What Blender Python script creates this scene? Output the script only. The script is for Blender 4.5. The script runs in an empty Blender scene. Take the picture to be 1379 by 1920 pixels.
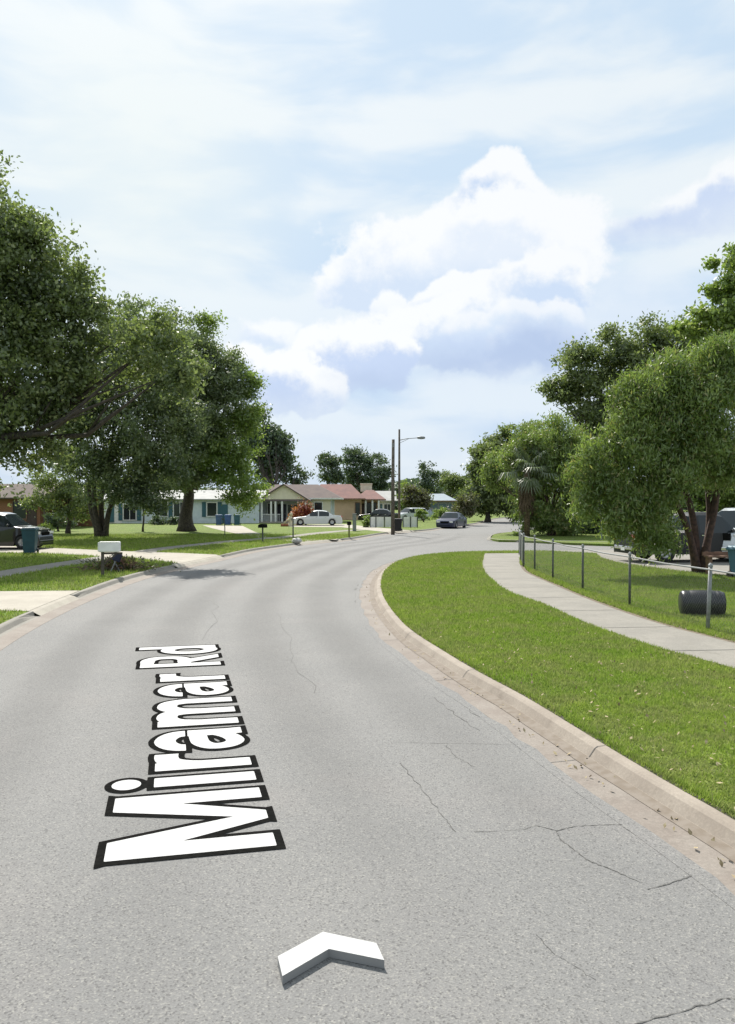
import bpy, math, random
import numpy as np
from mathutils import Vector, Matrix
from mathutils.geometry import tessellate_polygon
S = bpy.context.scene
col = S.collection
rnd = random.Random(7)
RS = np.random.RandomState(11)
R = math.radians

# ------------------------------------------------------------------ camera
F = 1560.0; CH = 2.5; PITCH = math.atan(20/F)
cd = bpy.data.cameras.new('camera'); cam = bpy.data.objects.new('camera', cd); col.objects.link(cam)
cam.location = (0, 0, CH); cam.rotation_euler = (math.pi/2 - PITCH, 0, 0)
cd.sensor_fit = 'VERTICAL'; cd.sensor_height = 36; cd.lens = 36*F/1920; cd.clip_start = .05; cd.clip_end = 6000
S.camera = cam
def ray(px, py):
    x = (px-689.5)/F; zc = (960-py)/F
    return x, math.cos(PITCH)+zc*math.sin(PITCH), zc*math.cos(PITCH)-math.sin(PITCH)
def G(px, py, z=0.0):            # where that spot of the photograph lies on the ground at height z
    x, y, w = ray(px, py); t = (z-CH)/w
    return Vector((x*t, y*t, z))
def A(px, py, d):                # the point at distance d
    x, y, w = ray(px, py); t = d/y
    return Vector((x*t, d, CH+w*t))
def scale_at(d): return d/F      # metres per photograph pixel at distance d

# ------------------------------------------------------------------ light
EXPO = 0.55
SUN_EL, SUN_AZ = 47.0, -20.0      # azimuth measured from +y towards +x
S.view_settings.view_transform = 'Standard'; S.view_settings.look = 'None'
S.view_settings.exposure = EXPO; S.view_settings.gamma = 1.0
sd = bpy.data.lights.new('sun', 'SUN'); sd.energy = 5.0; sd.angle = R(.53); sd.color = (1, .95, .87)
so = bpy.data.objects.new('sun', sd); col.objects.link(so)
sv = Vector((math.sin(R(SUN_AZ))*math.cos(R(SUN_EL)), math.cos(R(SUN_AZ))*math.cos(R(SUN_EL)), math.sin(R(SUN_EL))))
so.rotation_euler = sv.to_track_quat('Z', 'Y').to_euler(); so.location = sv*60

world = bpy.data.worlds.new('World'); S.world = world; world.use_nodes = True
class NB:
    """small helper for node graphs"""
    def __init__(s, tree): s.t = tree; s.n = tree.nodes; s.l = tree.links
    def put(s, sock, v):
        if v is None: return
        if isinstance(v, bpy.types.NodeSocket): s.l.new(v, sock)
        else:
            if sock.type == 'RGBA' and len(v) == 3: v = (*v, 1)
            sock.default_value = v
    def math(s, op, a, b=None, c=None, clamp=False):
        n = s.n.new('ShaderNodeMath'); n.operation = op; n.use_clamp = clamp
        s.put(n.inputs[0], a)
        if b is not None: s.put(n.inputs[1], b)
        if c is not None: s.put(n.inputs[2], c)
        return n.outputs[0]
    def smooth(s, v, a, b, lo=0., hi=1.):
        n = s.n.new('ShaderNodeMapRange'); n.interpolation_type = 'SMOOTHSTEP'
        s.put(n.inputs['Value'], v); s.put(n.inputs['From Min'], a); s.put(n.inputs['From Max'], b)
        s.put(n.inputs['To Min'], lo); s.put(n.inputs['To Max'], hi); return n.outputs['Result']
    def mix(s, f, a, b, typ='MIX'):
        n = s.n.new('ShaderNodeMix'); n.data_type = 'RGBA'; n.blend_type = typ; n.clamp_factor = True
        s.put(n.inputs['Factor'], f); s.put(n.inputs['A'], None); s.put(n.inputs[6], a); s.put(n.inputs[7], b)
        return n.outputs[2]
    def noise(s, vec, scale, detail=4., rough=.5, dist=0., col=False):
        n = s.n.new('ShaderNodeTexNoise'); s.put(n.inputs['Vector'], vec); n.inputs['Scale'].default_value = scale
        n.inputs['Detail'].default_value = detail; n.inputs['Roughness'].default_value = rough
        n.inputs['Distortion'].default_value = dist
        return n.outputs['Color' if col else 'Fac']
    def comb(s, x, y, z=0.):
        n = s.n.new('ShaderNodeCombineXYZ'); s.put(n.inputs[0], x); s.put(n.inputs[1], y); s.put(n.inputs[2], z); return n.outputs[0]
    def vmath(s, op, a, b=None):
        n = s.n.new('ShaderNodeVectorMath'); n.operation = op; s.put(n.inputs[0], a)
        if b is not None: s.put(n.inputs[1], b)
        return n.outputs['Value'] if op in ('LENGTH', 'DOT_PRODUCT', 'DISTANCE') else n.outputs['Vector']
wt = world.node_tree; wt.nodes.clear(); w = NB(wt)
tc = wt.nodes.new('ShaderNodeTexCoord'); sp = wt.nodes.new('ShaderNodeSeparateXYZ'); wt.links.new(tc.outputs['Generated'], sp.inputs[0])
dirv = tc.outputs['Generated']
AZ = w.math('ARCTAN2', sp.outputs[0], sp.outputs[1]); EL = w.math('ARCSINE', sp.outputs[2])
def srgb(r, g, b):
    f = lambda c: (c/255/12.92) if c/255 <= .04045 else ((c/255+.055)/1.055)**2.4
    return (f(r), f(g), f(b))
def skyc(r, g, b):
    return tuple(c/(2**EXPO) for c in srgb(r, g, b))
def azel(px, py):
    x, y, z = ray(px, py); return math.atan2(x, y), math.atan2(z, math.hypot(x, y))
ae = w.comb(AZ, EL)
fb1 = w.noise(dirv, 8., 8., .60)
fb2 = w.noise(w.vmath('ADD', dirv, (3.1, 1.7, .4)), 18., 7., .62)
fb3 = w.noise(w.vmath('ADD', dirv, (7.1, 2.2, 5.)), 13., 6., .6)
wv = w.noise(dirv, 10., 5., .55, col=True)
warp = w.vmath('MULTIPLY', w.vmath('SUBTRACT', wv, (.5, .5, .5)), (.10, .07, 0))
aew = w.vmath('ADD', ae, warp)
# high thin veil of cloud with soft horizontal streaks
st1 = w.noise(w.comb(w.math('MULTIPLY', AZ, 1.3), w.math('MULTIPLY', EL, 4.5), 2.), 1.6, 5., .5, .5)
st2 = w.noise(w.comb(w.math('MULTIPLY', AZ, 2.0), w.math('MULTIPLY', EL, 6.5), 7.), 3.0, 5., .5, .4)
veil = w.smooth(w.math('ADD', w.math('MULTIPLY', st1, .6), w.math('MULTIPLY', st2, .4)), .40, .56)
base = w.mix(veil, skyc(206, 227, 246), skyc(238, 246, 250))
low = w.smooth(EL, .05, .36, 1., 0.)
base = w.mix(w.math('MULTIPLY', low, .8), base, w.mix(veil, skyc(192, 215, 243), skyc(222, 235, 249)))
warm = w.smooth(w.vmath('LENGTH', w.vmath('MULTIPLY', w.vmath('SUBTRACT', ae, (*azel(230, 330), 0)), (3.4, 4.0, 0))), .0, 1., .65, 0.)
base = w.mix(warm, base, skyc(238, 246, 243))
hz = w.smooth(EL, 0., .05, .6, 0.)
base = w.mix(hz, base, skyc(206, 226, 245))
cur = base
def layer(blobs, rim, body, dark, vb, vt, amp=.5, soft=.10, noise=fb1, thick=.30, op=1., sharp=1.):
    """one cumulus bank: blobs (px,py,rx,ry); vb..vt = picture rows of the soft dark base and of the bright top"""
    global cur
    d = None; d2 = None
    up = (0., .020, 0.)
    for (px, py, rx, ry) in blobs:
        a, e = azel(px, py)
        q = w.vmath('MULTIPLY', w.vmath('SUBTRACT', aew, (a, e, 0)), (F/rx, F/ry, 0))
        v = w.math('SUBTRACT', 1., w.vmath('LENGTH', q))
        d = v if d is None else w.math('SMOOTH_MAX', d, v, .10)
        q = w.vmath('MULTIPLY', w.vmath('SUBTRACT', aew, (a-.006, e-.042*min(1.2, ry/70), 0)), (F/rx, F/ry, 0))
        v = w.math('SUBTRACT', 1., w.vmath('LENGTH', q))
        d2 = v if d2 is None else w.math('SMOOTH_MAX', d2, v, .10)
    nz = w.math('MULTIPLY_ADD', w.math('SUBTRACT', fb2, .5), 1.0, w.math('MULTIPLY', w.math('SUBTRACT', noise, .48), amp*2.4))
    d = w.math('ADD', d, nz); d2 = w.math('ADD', d2, nz)
    m = w.smooth(d, -.02, soft*1.8)
    eb = azel(690, vb)[1]; et = azel(690, vt)[1]
    m = w.math('MULTIPLY', m, w.smooth(w.math('MULTIPLY_ADD', w.math('SUBTRACT', fb3, .5), .06, EL), eb-.02, eb+.055))
    dn = w.math('MULTIPLY_ADD', w.math('SUBTRACT', fb3, .5), 1.7, d2)
    c = w.mix(w.smooth(dn, -.32, -.02+thick), rim, body)
    c = w.mix(w.smooth(fb2, .52, .68, 0., .4), c, rim)
    c = w.mix(w.smooth(w.math('MULTIPLY_ADD', w.math('SUBTRACT', fb2, .5), .07, EL), eb, et, 1., 0.), c, dark)
    cur = w.mix(w.math('MULTIPLY', m, op), cur, c)
W_ = skyc(252, 254, 255); DK = skyc(183, 202, 234); BD = skyc(206, 223, 246)
layer([(860, 600, 330, 150), (1150, 600, 250, 120)], skyc(236, 244, 252), skyc(226, 237, 250), skyc(200, 217, 245), 760, 640, .3, .5, op=.75)
layer([(1340, 380, 150, 50), (1220, 430, 110, 40), (1400, 350, 80, 50)], W_, skyc(206, 221, 246), skyc(184, 203, 240), 490, 420, .36, .2, thick=.2, op=.95)
layer([(500, 605, 62, 30), (560, 640, 70, 35)], W_, skyc(216, 230, 249), skyc(200, 218, 246), 720, 640, .3, .2, op=.85)
layer([(925, 358, 88, 60), (880, 400, 90, 42), (965, 395, 60, 38)], W_, skyc(200, 219, 245), skyc(210, 226, 247), 455, 400, .26, .12, thick=.16)
layer([(820, 490, 200, 95), (960, 440, 180, 80), (690, 520, 110, 60), (1060, 490, 110, 75)], W_, skyc(214, 229, 248), skyc(208, 225, 248), 720, 620, .34, .12, thick=.35)
layer([(870, 480, 170, 45), (970, 425, 120, 40)], W_, skyc(232, 241, 252), skyc(215, 230, 249), 560, 480, .34, .16, noise=fb2)
layer([(830, 560, 70, 40), (740, 580, 50, 50), (900, 545, 70, 35)], W_, skyc(210, 226, 248), skyc(206, 223, 248), 640, 570, .34, .12, thick=.2)
layer([(1045, 530, 95, 100), (960, 590, 150, 80), (820, 620, 140, 70), (900, 640, 190, 60)], W_, skyc(208, 225, 248), DK, 725, 620, .30, .11, thick=.26)
layer([(960, 600, 80, 40), (880, 620, 60, 30), (1060, 600, 50, 40)], W_, skyc(226, 238, 251), skyc(196, 213, 244), 660, 610, .34, .16, thick=.3, op=.8)
layer([(690, 660, 120, 85), (760, 640, 60, 50), (610, 655, 70, 55)], W_, skyc(200, 217, 246), DK, 775, 670, .28, .11, thick=.2)
layer([(530, 705, 80, 80), (470, 690, 60, 65), (590, 735, 70, 55)], W_, skyc(196, 214, 245), skyc(188, 206, 238), 800, 700, .28, .11, thick=.2)
layer([(930, 672, 230, 48), (700, 710, 110, 38), (1030, 640, 130, 46), (560, 750, 90, 40)], skyc(190, 208, 238), skyc(180, 199, 232), skyc(180, 199, 232), 735, 660, .26, .5, op=.85)
layer([(700, 830, 330, 45), (960, 780, 220, 50), (560, 860, 200, 40)], skyc(226, 238, 250), skyc(216, 231, 249), skyc(200, 220, 246), 900, 800, .45, .6, op=.7)
sky = wt.nodes.new('ShaderNodeTexSky'); sky.sky_type = 'NISHITA'; sky.sun_disc = False
sky.sun_elevation = R(SUN_EL); sky.sun_rotation = R(SUN_AZ); sky.dust_density = 2.0; sky.air_density = 1.0
bgs = wt.nodes.new('ShaderNodeBackground'); wt.links.new(sky.outputs[0], bgs.inputs[0]); bgs.inputs[1].default_value = .10
bgc = wt.nodes.new('ShaderNodeBackground'); wt.links.new(cur, bgc.inputs[0]); bgc.inputs[1].default_value = 1.0
mx = wt.nodes.new('ShaderNodeMixShader'); mx.inputs[0].default_value = .93
wt.links.new(bgs.outputs[0], mx.inputs[1]); wt.links.new(bgc.outputs[0], mx.inputs[2])
wo = wt.nodes.new('ShaderNodeOutputWorld'); wt.links.new(mx.outputs[0], wo.inputs[0])

# ------------------------------------------------------------------ materials
def newmat(name):
    m = bpy.data.materials.new(name); m.use_nodes = True; t = m.node_tree; t.nodes.clear()
    b = NB(t); out = t.nodes.new('ShaderNodeOutputMaterial')
    return m, b, out
def pm(name, c1, c2=None, scale=6., rough=.6, metal=0., bump=0., bscale=None, coat=0., spec=.5, obj=True, detail=5., c3=None, s3=.4):
    m, b, out = newmat(name)
    p = b.n.new('ShaderNodeBsdfPrincipled'); b.l.new(p.outputs[0], out.inputs[0])
    tc = b.n.new('ShaderNodeTexCoord'); v = tc.outputs['Object']
    if c2:
        c = b.mix(b.smooth(b.noise(v, scale, detail), .35, .65), c1, c2)
        if c3: c = b.mix(b.smooth(b.noise(v, s3, 4.), .45, .7), c, c3)
        b.put(p.inputs['Base Color'], c)
    else: b.put(p.inputs['Base Color'], c1)
    p.inputs['Roughness'].default_value = rough; p.inputs['Metallic'].default_value = metal
    p.inputs['Coat Weight'].default_value = coat; p.inputs['Specular IOR Level'].default_value = spec
    if bump:
        bn = b.n.new('ShaderNodeBump'); bn.inputs['Strength'].default_value = bump; bn.inputs['Distance'].default_value = .01
        b.l.new(b.noise(v, bscale or scale*3, 5.), bn.inputs['Height']); b.l.new(bn.outputs[0], p.inputs['Normal'])
    return m
def glass(name, c=(.02, .028, .032)):
    return pm(name, c, rough=.08, spec=.45)

def asphalt():
    m, b, out = newmat('asphalt')
    p = b.n.new('ShaderNodeBsdfPrincipled'); b.l.new(p.outputs[0], out.inputs[0])
    tc = b.n.new('ShaderNodeTexCoord'); v = tc.outputs['Object']
    big = b.noise(v, .35, 5., .6); mid = b.noise(v, 2.2, 6., .65); fine = b.noise(v, 75., 3., .7)
    vo = b.n.new('ShaderNodeTexVoronoi'); b.l.new(v, vo.inputs['Vector']); vo.inputs['Scale'].default_value = 88.
    c = b.mix(b.smooth(big, .35, .65), (.188, .187, .183), (.212, .209, .203))
    c = b.mix(b.math('MULTIPLY', b.smooth(mid, .55, .72), .22), c, (.178, .176, .170))
    c = b.mix(b.math('MULTIPLY', b.smooth(b.noise(b.vmath('ADD', v, (9, 4, 0)), .5, 3.), .55, .75), .25), c, (.262, .232, .218))
    ag = b.n.new('ShaderNodeSeparateColor'); b.l.new(vo.outputs['Color'], ag.inputs[0])
    c = b.mix(b.smooth(ag.outputs[0], .70, .98, 0., .55), c, (.34, .33, .30))
    c = b.mix(b.smooth(ag.outputs[1], .74, 1., 0., .85), c, (.095, .093, .092))
    c = b.mix(b.smooth(fine, .40, .66, .38, 0.), c, (.10, .10, .098))
    sp_ = b.noise(b.vmath('ADD', v, (2, 7, 0)), 9., 2., .5)
    c = b.mix(b.smooth(sp_, .735, .78, 0., .6), c, (.07, .07, .068))
    # long worn bands where wheels run
    b.put(p.inputs['Base Color'], c); p.inputs['Roughness'].default_value = .85; p.inputs['Specular IOR Level'].default_value = .3
    bn = b.n.new('ShaderNodeBump'); bn.inputs['Strength'].default_value = .55; bn.inputs['Distance'].default_value = .004
    b.l.new(b.math('ADD', fine, vo.outputs['Distance']), bn.inputs['Height']); b.l.new(bn.outputs[0], p.inputs['Normal'])
    return m
def concrete(name, a, b2, c3, rough=.85, fs=40.):
    m, b, out = newmat(name)
    p = b.n.new('ShaderNodeBsdfPrincipled'); b.l.new(p.outputs[0], out.inputs[0])
    tc = b.n.new('ShaderNodeTexCoord'); v = tc.outputs['Object']
    c = b.mix(b.smooth(b.noise(v, 1.3, 6., .62), .35, .65), a, b2)
    c = b.mix(b.smooth(b.noise(b.vmath('ADD', v, (5, 2, 0)), 3.1, 6., .7), .52, .75, 0., .8), c, c3)
    c = b.mix(b.smooth(b.noise(v, fs, 3., .7), .4, .7, .3, 0.), c, tuple(k*.45 for k in a))
    b.put(p.inputs['Base Color'], c); p.inputs['Roughness'].default_value = rough; p.inputs['Specular IOR Level'].default_value = .3
    bn = b.n.new('ShaderNodeBump'); bn.inputs['Strength'].default_value = .4; bn.inputs['Distance'].default_value = .004
    b.l.new(b.noise(v, fs, 4.), bn.inputs['Height']); b.l.new(bn.outputs[0], p.inputs['Normal'])
    return m
def grass_col(b, v):
    """lawn colour from the place itself: fresh, worn and dry patches"""
    n1 = b.noise(v, .45, 5., .6); n2 = b.noise(b.vmath('ADD', v, (4, 8, 0)), 1.7, 5., .65); n3 = b.noise(v, 9., 3., .6)
    c = b.mix(b.smooth(n1, .36, .62), (.205, .32, .036), (.28, .37, .062))
    c = b.mix(b.smooth(n2, .43, .60, 0., .62), c, (.285, .285, .125))
    c = b.mix(b.smooth(n3, .35, .62, .45, 0.), c, (.085, .150, .022))
    return c
def grass_ground():
    m, b, out = newmat('lawn_grass')
    p = b.n.new('ShaderNodeBsdfPrincipled'); b.l.new(p.outputs[0], out.inputs[0])
    g = b.n.new('ShaderNodeNewGeometry'); v = g.outputs['Position']
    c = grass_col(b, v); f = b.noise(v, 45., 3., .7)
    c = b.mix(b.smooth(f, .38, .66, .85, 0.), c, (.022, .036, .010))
    b.put(p.inputs['Base Color'], c); p.inputs['Roughness'].default_value = .9; p.inputs['Specular IOR Level'].default_value = .15
    bn = b.n.new('ShaderNodeBump'); bn.inputs['Strength'].default_value = .8; bn.inputs['Distance'].default_value = .03
    b.l.new(f, bn.inputs['Height']); b.l.new(bn.outputs[0], p.inputs['Normal'])
    return m
def grass_blade():
    m, b, out = newmat('grass_blades')
    g = b.n.new('ShaderNodeNewGeometry'); v = g.outputs['Position']
    c = grass_col(b, v); rp = g.outputs['Random Per Island']
    c = b.mix(b.smooth(rp, 0., 1., 0., .5), c, (.34, .43, .11))
    c = b.mix(b.smooth(rp, .90, .95, 0., .7), c, (.36, .33, .17))
    d = b.n.new('ShaderNodeBsdfDiffuse'); b.put(d.inputs[0], c); t = b.n.new('ShaderNodeBsdfTranslucent'); b.put(t.inputs[0], c)
    x = b.n.new('ShaderNodeMixShader'); x.inputs[0].default_value = .35; b.l.new(d.outputs[0], x.inputs[1]); b.l.new(t.outputs[0], x.inputs[2])
    b.l.new(x.outputs[0], out.inputs[0]); return m
def leafmat(name, a, c2, c3=None, trans=.38, gl=.06, ns=.55):
    m, b, out = newmat(name)
    g = b.n.new('ShaderNodeNewGeometry'); v = g.outputs['Position']; rp = g.outputs['Random Per Island']
    c = b.mix(b.smooth(b.noise(v, ns, 4., .6), .38, .62), a, c2)  # clump tones by noise, sunlit and shaded foliage put into the leaf colour
    c = b.mix(b.smooth(rp, 0., 1., 0., .5), c, tuple(k*1.5 for k in a))
    if c3: c = b.mix(b.smooth(rp, .86, .95, 0., .8), c, c3)
    d = b.n.new('ShaderNodeBsdfDiffuse'); b.put(d.inputs[0], c)
    t = b.n.new('ShaderNodeBsdfTranslucent'); b.put(t.inputs[0], b.mix(.35, c, (.20, .30, .02)))
    x = b.n.new('ShaderNodeMixShader'); x.inputs[0].default_value = trans; b.l.new(d.outputs[0], x.inputs[1]); b.l.new(t.outputs[0], x.inputs[2])
    gs = b.n.new('ShaderNodeBsdfGlossy'); gs.inputs['Roughness'].default_value = .45
    y = b.n.new('ShaderNodeMixShader'); y.inputs[0].default_value = gl; b.l.new(x.outputs[0], y.inputs[1]); b.l.new(gs.outputs[0], y.inputs[2])
    b.l.new(y.outputs[0], out.inputs[0]); return m

M = dict(
    asphalt=asphalt(), grass=grass_ground(), blade=grass_blade(),
    conc=concrete('pavement_concrete', (.235, .222, .195), (.275, .258, .225), (.19, .178, .15)),
    kerb=concrete('kerb_concrete', (.34, .295, .245), (.265, .225, .185), (.185, .155, .125)),
    gutter=concrete('gutter_concrete', (.225, .192, .165), (.265, .235, .205), (.165, .138, .118)),
    drive=concrete('driveway_concrete', (.40, .37, .31), (.34, .31, .26), (.30, .27, .23)),
    dirt=pm('bare_soil', (.16, .125, .085), (.10, .08, .055), 8., .95, bump=.6),
    soil=pm('shaded_soil', (.05, .042, .03), (.03, .028, .02), 20., .95), gdirt=pm('gutter_silt', (.165, .135, .105), (.205, .175, .145), 9., .95),
    crack=pm('crack_tar', (.070, .069, .066), (.115, .112, .106), 30., .95),
    bark=pm('bark', (.075, .060, .048), (.035, .028, .024), 9., .9, bump=.9, bscale=14.),
    barkg=pm('grey_bark', (.14, .125, .105), (.07, .06, .05), 9., .9, bump=.9, bscale=14.),
    barkr=pm('reddish_bark', (.095, .055, .042), (.045, .028, .024), 9., .9, bump=.9, bscale=14.),
    oak=leafmat('oak_leaves', (.085, .115, .045), (.21, .255, .090), (.40, .43, .19), trans=.46),
    oak2=leafmat('grey_green_leaves', (.088, .120, .062), (.205, .25, .115), (.40, .43, .22), trans=.46),
    light=leafmat('light_green_leaves', (.14, .21, .045), (.22, .30, .06), (.34, .38, .11), trans=.5),
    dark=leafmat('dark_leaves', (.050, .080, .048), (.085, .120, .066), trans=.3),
    juni=leafmat('feathery_leaves', (.115, .175, .038), (.24, .32, .085), (.32, .26, .10), trans=.48, ns=.9),
    brownleaf=leafmat('brown_leaves', (.10, .085, .045), (.075, .085, .035), (.16, .11, .08)),
    palm=leafmat('palm_leaves', (.075, .11, .045), (.13, .16, .08), (.36, .36, .25), trans=.35, gl=.10),
    thatch=pm('dead_fronds', (.16, .115, .07), (.07, .05, .03), 12., .95, bump=.6),
    white=pm('white_paint', (.78, .78, .76), (.70, .70, .68), 5., .5),
    paint=pm('road_paint', (.47, .47, .465), (.41, .41, .405), 25., .8, bump=.1),
    black=pm('black_paint', (.010, .010, .0095), (.014, .014, .013), 25., .9, spec=0.),
    tyre=pm('tyre_rubber', (.02, .02, .02), (.03, .03, .03), 20., .85),
    rim=pm('alloy_rim', (.50, .51, .53), (.40, .41, .43), 12., .3, metal=.8),
    glass=glass('tinted_glass'), glassl=glass('sky_glass', (.12, .17, .19)),
    chrome=pm('chrome', (.7, .7, .72), rough=.15, metal=1.),
    galv=pm('galvanised_steel', (.27, .28, .28), (.20, .21, .21), 12., .6, metal=.25),
    wire=pm('dull_wire', (.20, .21, .205), rough=.7),
    dpost=pm('weathered_post', (.10, .115, .10), (.07, .075, .065), 14., .7, metal=.2),
    wood=pm('pole_wood', (.16, .135, .11), (.09, .075, .062), 7., .9, bump=.5),
    rust=pm('reddish_timber', (.24, .14, .095), (.16, .09, .06), 8., .85, bump=.4),
    red=pm('red_lamp', (.45, .03, .02), rough=.2, coat=.5), amber=pm('clear_lamp', (.75, .75, .72), rough=.12, coat=.7),
)
# ------------------------------------------------------------------ mesh helpers
def tag(o, label=None, cat=None, group=None, kind=None):
    if label: o['label'] = label
    if cat: o['category'] = cat
    if group: o['group'] = group
    if kind: o['kind'] = kind
    return o
def empty(name, loc=(0, 0, 0), rz=0., label=None, cat=None, group=None):
    o = bpy.data.objects.new(name, None); col.objects.link(o); o.location = loc; o.rotation_euler = (0, 0, rz)
    o.empty_display_size = .2
    return tag(o, label, cat, group)
class MB:
    def __init__(s): s.v = []; s.f = []; s.m = []
    def add(s, vs, fs, mi=0):
        k = len(s.v); s.v += [tuple(p) for p in vs]; s.f += [tuple(i+k for i in f) for f in fs]; s.m += [mi]*len(fs)
    def box(s, c, d, rz=0., mi=0, rot=None, taper=1.):
        hx, hy, hz = d[0]/2, d[1]/2, d[2]/2
        P = [Vector((sx*hx*(taper if sz > 0 else 1), sy*hy*(taper if sz > 0 else 1), sz*hz)) for sz in (-1, 1) for sx, sy in ((-1, -1), (1, -1), (1, 1), (-1, 1))]
        q = rot if rot is not None else Matrix.Rotation(rz, 3, 'Z'); c = Vector(c)
        s.add([q @ p + c for p in P], [(3, 2, 1, 0), (4, 5, 6, 7), (0, 1, 5, 4), (1, 2, 6, 5), (2, 3, 7, 6), (3, 0, 4, 7)], mi)
    def tube(s, pts, rad, n=8, mi=0, caps=True):
        pts = [Vector(p) for p in pts]
        if not hasattr(rad, '__len__'): rad = [rad]*len(pts)
        k = len(s.v); prev = None
        for i, p in enumerate(pts):
            t = (pts[min(i+1, len(pts)-1)]-pts[max(i-1, 0)]).normalized()
            if prev is None: a = t.orthogonal().normalized()
            else: a = (prev-t*prev.dot(t)).normalized()
            prev = a; b = t.cross(a)
            for j in range(n):
                an = 2*math.pi*j/n; s.v.append(tuple(p+(a*math.cos(an)+b*math.sin(an))*rad[i]))
        for i in range(len(pts)-1):
            for j in range(n):
                s.f.append((k+i*n+j, k+i*n+(j+1) % n, k+(i+1)*n+(j+1) % n, k+(i+1)*n+j)); s.m.append(mi)
        if caps:
            s.f.append(tuple(k+j for j in range(n))[::-1]); s.m.append(mi)
            s.f.append(tuple(k+(len(pts)-1)*n+j for j in range(n))); s.m.append(mi)
    def lathe(s, prof, c=(0, 0, 0), n=20, axis='Z', mi=0):
        k = len(s.v); c = Vector(c)
        for (r, h) in prof:
            for j in range(n):
                a = 2*math.pi*j/n; x, y = r*math.cos(a), r*math.sin(a)
                p = {'Z': (x, y, h), 'Y': (x, h, y), 'X': (h, x, y)}[axis]; s.v.append(tuple(c+Vector(p)))
        for i in range(len(prof)-1):
            for j in range(n): s.f.append((k+i*n+j, k+i*n+(j+1) % n, k+(i+1)*n+(j+1) % n, k+(i+1)*n+j)); s.m.append(mi)
    def build(s, name, mats, parent=None, smooth=False, bevel=0.):
        me = bpy.data.meshes.new(name); me.from_pydata(s.v, [], s.f)
        for m in (mats if isinstance(mats, (list, tuple)) else [mats]): me.materials.append(m)
        if any(s.m): me.polygons.foreach_set('material_index', s.m)
        if smooth: me.polygons.foreach_set('use_smooth', [True]*len(s.f))
        me.update(); o = bpy.data.objects.new(name, me); col.objects.link(o)
        if parent: o.parent = parent
        if bevel:
            b = o.modifiers.new('bevel', 'BEVEL'); b.width = bevel; b.segments = 2; b.limit_method = 'ANGLE'
        return o
def npmesh(name, V, Fc, mat, parent=None):
    """V (n,3), Fc (m,k) all faces with k corners"""
    me = bpy.data.meshes.new(name); n, k = Fc.shape
    me.vertices.add(len(V)); me.vertices.foreach_set('co', np.ascontiguousarray(V, dtype=np.float32).ravel())
    me.loops.add(n*k); me.loops.foreach_set('vertex_index', np.ascontiguousarray(Fc, dtype=np.int32).ravel())
    me.polygons.add(n); me.polygons.foreach_set('loop_start', np.arange(0, n*k, k, dtype=np.int32))
    me.polygons.foreach_set('loop_total', np.full(n, k, dtype=np.int32))
    me.materials.append(mat); me.update(calc_edges=True)
    o = bpy.data.objects.new(name, me); col.objects.link(o)
    if parent: o.parent = parent
    return o
def sheet(name, poly, z, mat, kind='structure', skirt=0.):
    """flat polygon of the ground plan at height z"""
    pts = [Vector((p[0], p[1], z)) for p in poly]; tris = tessellate_polygon([pts])
    m = MB(); fs = []
    for t in tris:
        a, b, c = (pts[i] for i in t)
        fs.append(t if (b-a).cross(c-a).z > 0 else (t[0], t[2], t[1]))
    m.add(pts, fs)
    if skirt:
        n = len(pts); k = len(m.v); m.v += [(p.x, p.y, z-skirt) for p in pts]
        for i in range(n): m.f.append((i, (i+1) % n, k+(i+1) % n, k+i)); m.m.append(0)
    o = m.build(name, mat); tag(o, kind=kind); return o
def crom(P, step=.5):
    P = [Vector((p[0], p[1], 0)) for p in P]; out = []
    for i in range(len(P)-1):
        p0 = P[max(i-1, 0)]; p1 = P[i]; p2 = P[i+1]; p3 = P[min(i+2, len(P)-1)]
        n = max(1, min(60, int((p2-p1).length/step)))
        for j in range(n):
            t = j/n; out.append(.5*((2*p1)+(p2-p0)*t+(2*p0-5*p1+4*p2-p3)*t*t+(3*p1-p0-3*p2+p3)*t**3))
    out.append(P[-1]); return out
def smoothline(L, it=6):
    L = list(L)
    for _ in range(it): L = [L[0]]+[(L[i-1]+2*L[i]+L[i+1])/4 for i in range(1, len(L)-1)]+[L[-1]]
    return L
def offset(L, d):
    """d > 0 goes to the right of the walking direction"""
    out = []
    for i, p in enumerate(L):
        t = (L[min(i+1, len(L)-1)]-L[max(i-1, 0)]).normalized(); out.append(p+Vector((t.y, -t.x, 0))*d)
    return out
def sweep(name, L, prof, mat, kind='structure'):
    m = MB(); lines = [offset(L, o) for o, z in prof]; k = len(prof)
    for i in range(len(L)):
        for (o, z), l in zip(prof, lines): m.v.append((l[i].x, l[i].y, z))
    for i in range(len(L)-1):
        for j in range(k-1): m.f.append((i*k+j, i*k+j+1, (i+1)*k+j+1, (i+1)*k+j)); m.m.append(0)
    o = m.build(name, mat); me = o.data
    if sum(p.normal.z for p in me.polygons) < 0: me.flip_normals()
    return tag(o, kind=kind)
def cut(L, a, b): return [p for p in L if a <= p.y <= b]

# ------------------------------------------------------------------ ground plan
Lz = .125                                     # lawn height above the road
# left asphalt edge, from behind the camera to far ahead
Lraw = [(2.5, -30, 0), (.2, -16, 0), (-1.9, -5, 0), (-3.9, 4, 0), (-5.2, 9.5, 0)] + [G(*p) for p in ((0, 1218), (51, 1185), (109, 1155), (162, 1129), (208, 1111), (259, 1089), (350, 1066), (403, 1055), (448, 1044), (487, 1034), (546, 1026), (585, 1020), (652, 1015), (700, 1007), (736, 1001), (807, 996), (845, 990), (881, 986), (905, 981.5), (925, 976), (973, 970.5))] + [(46, 158, 0), (90, 190, 0), (200, 235, 0), (420, 280, 0)]
L = smoothline(crom(Lraw, .5), 24)
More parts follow.
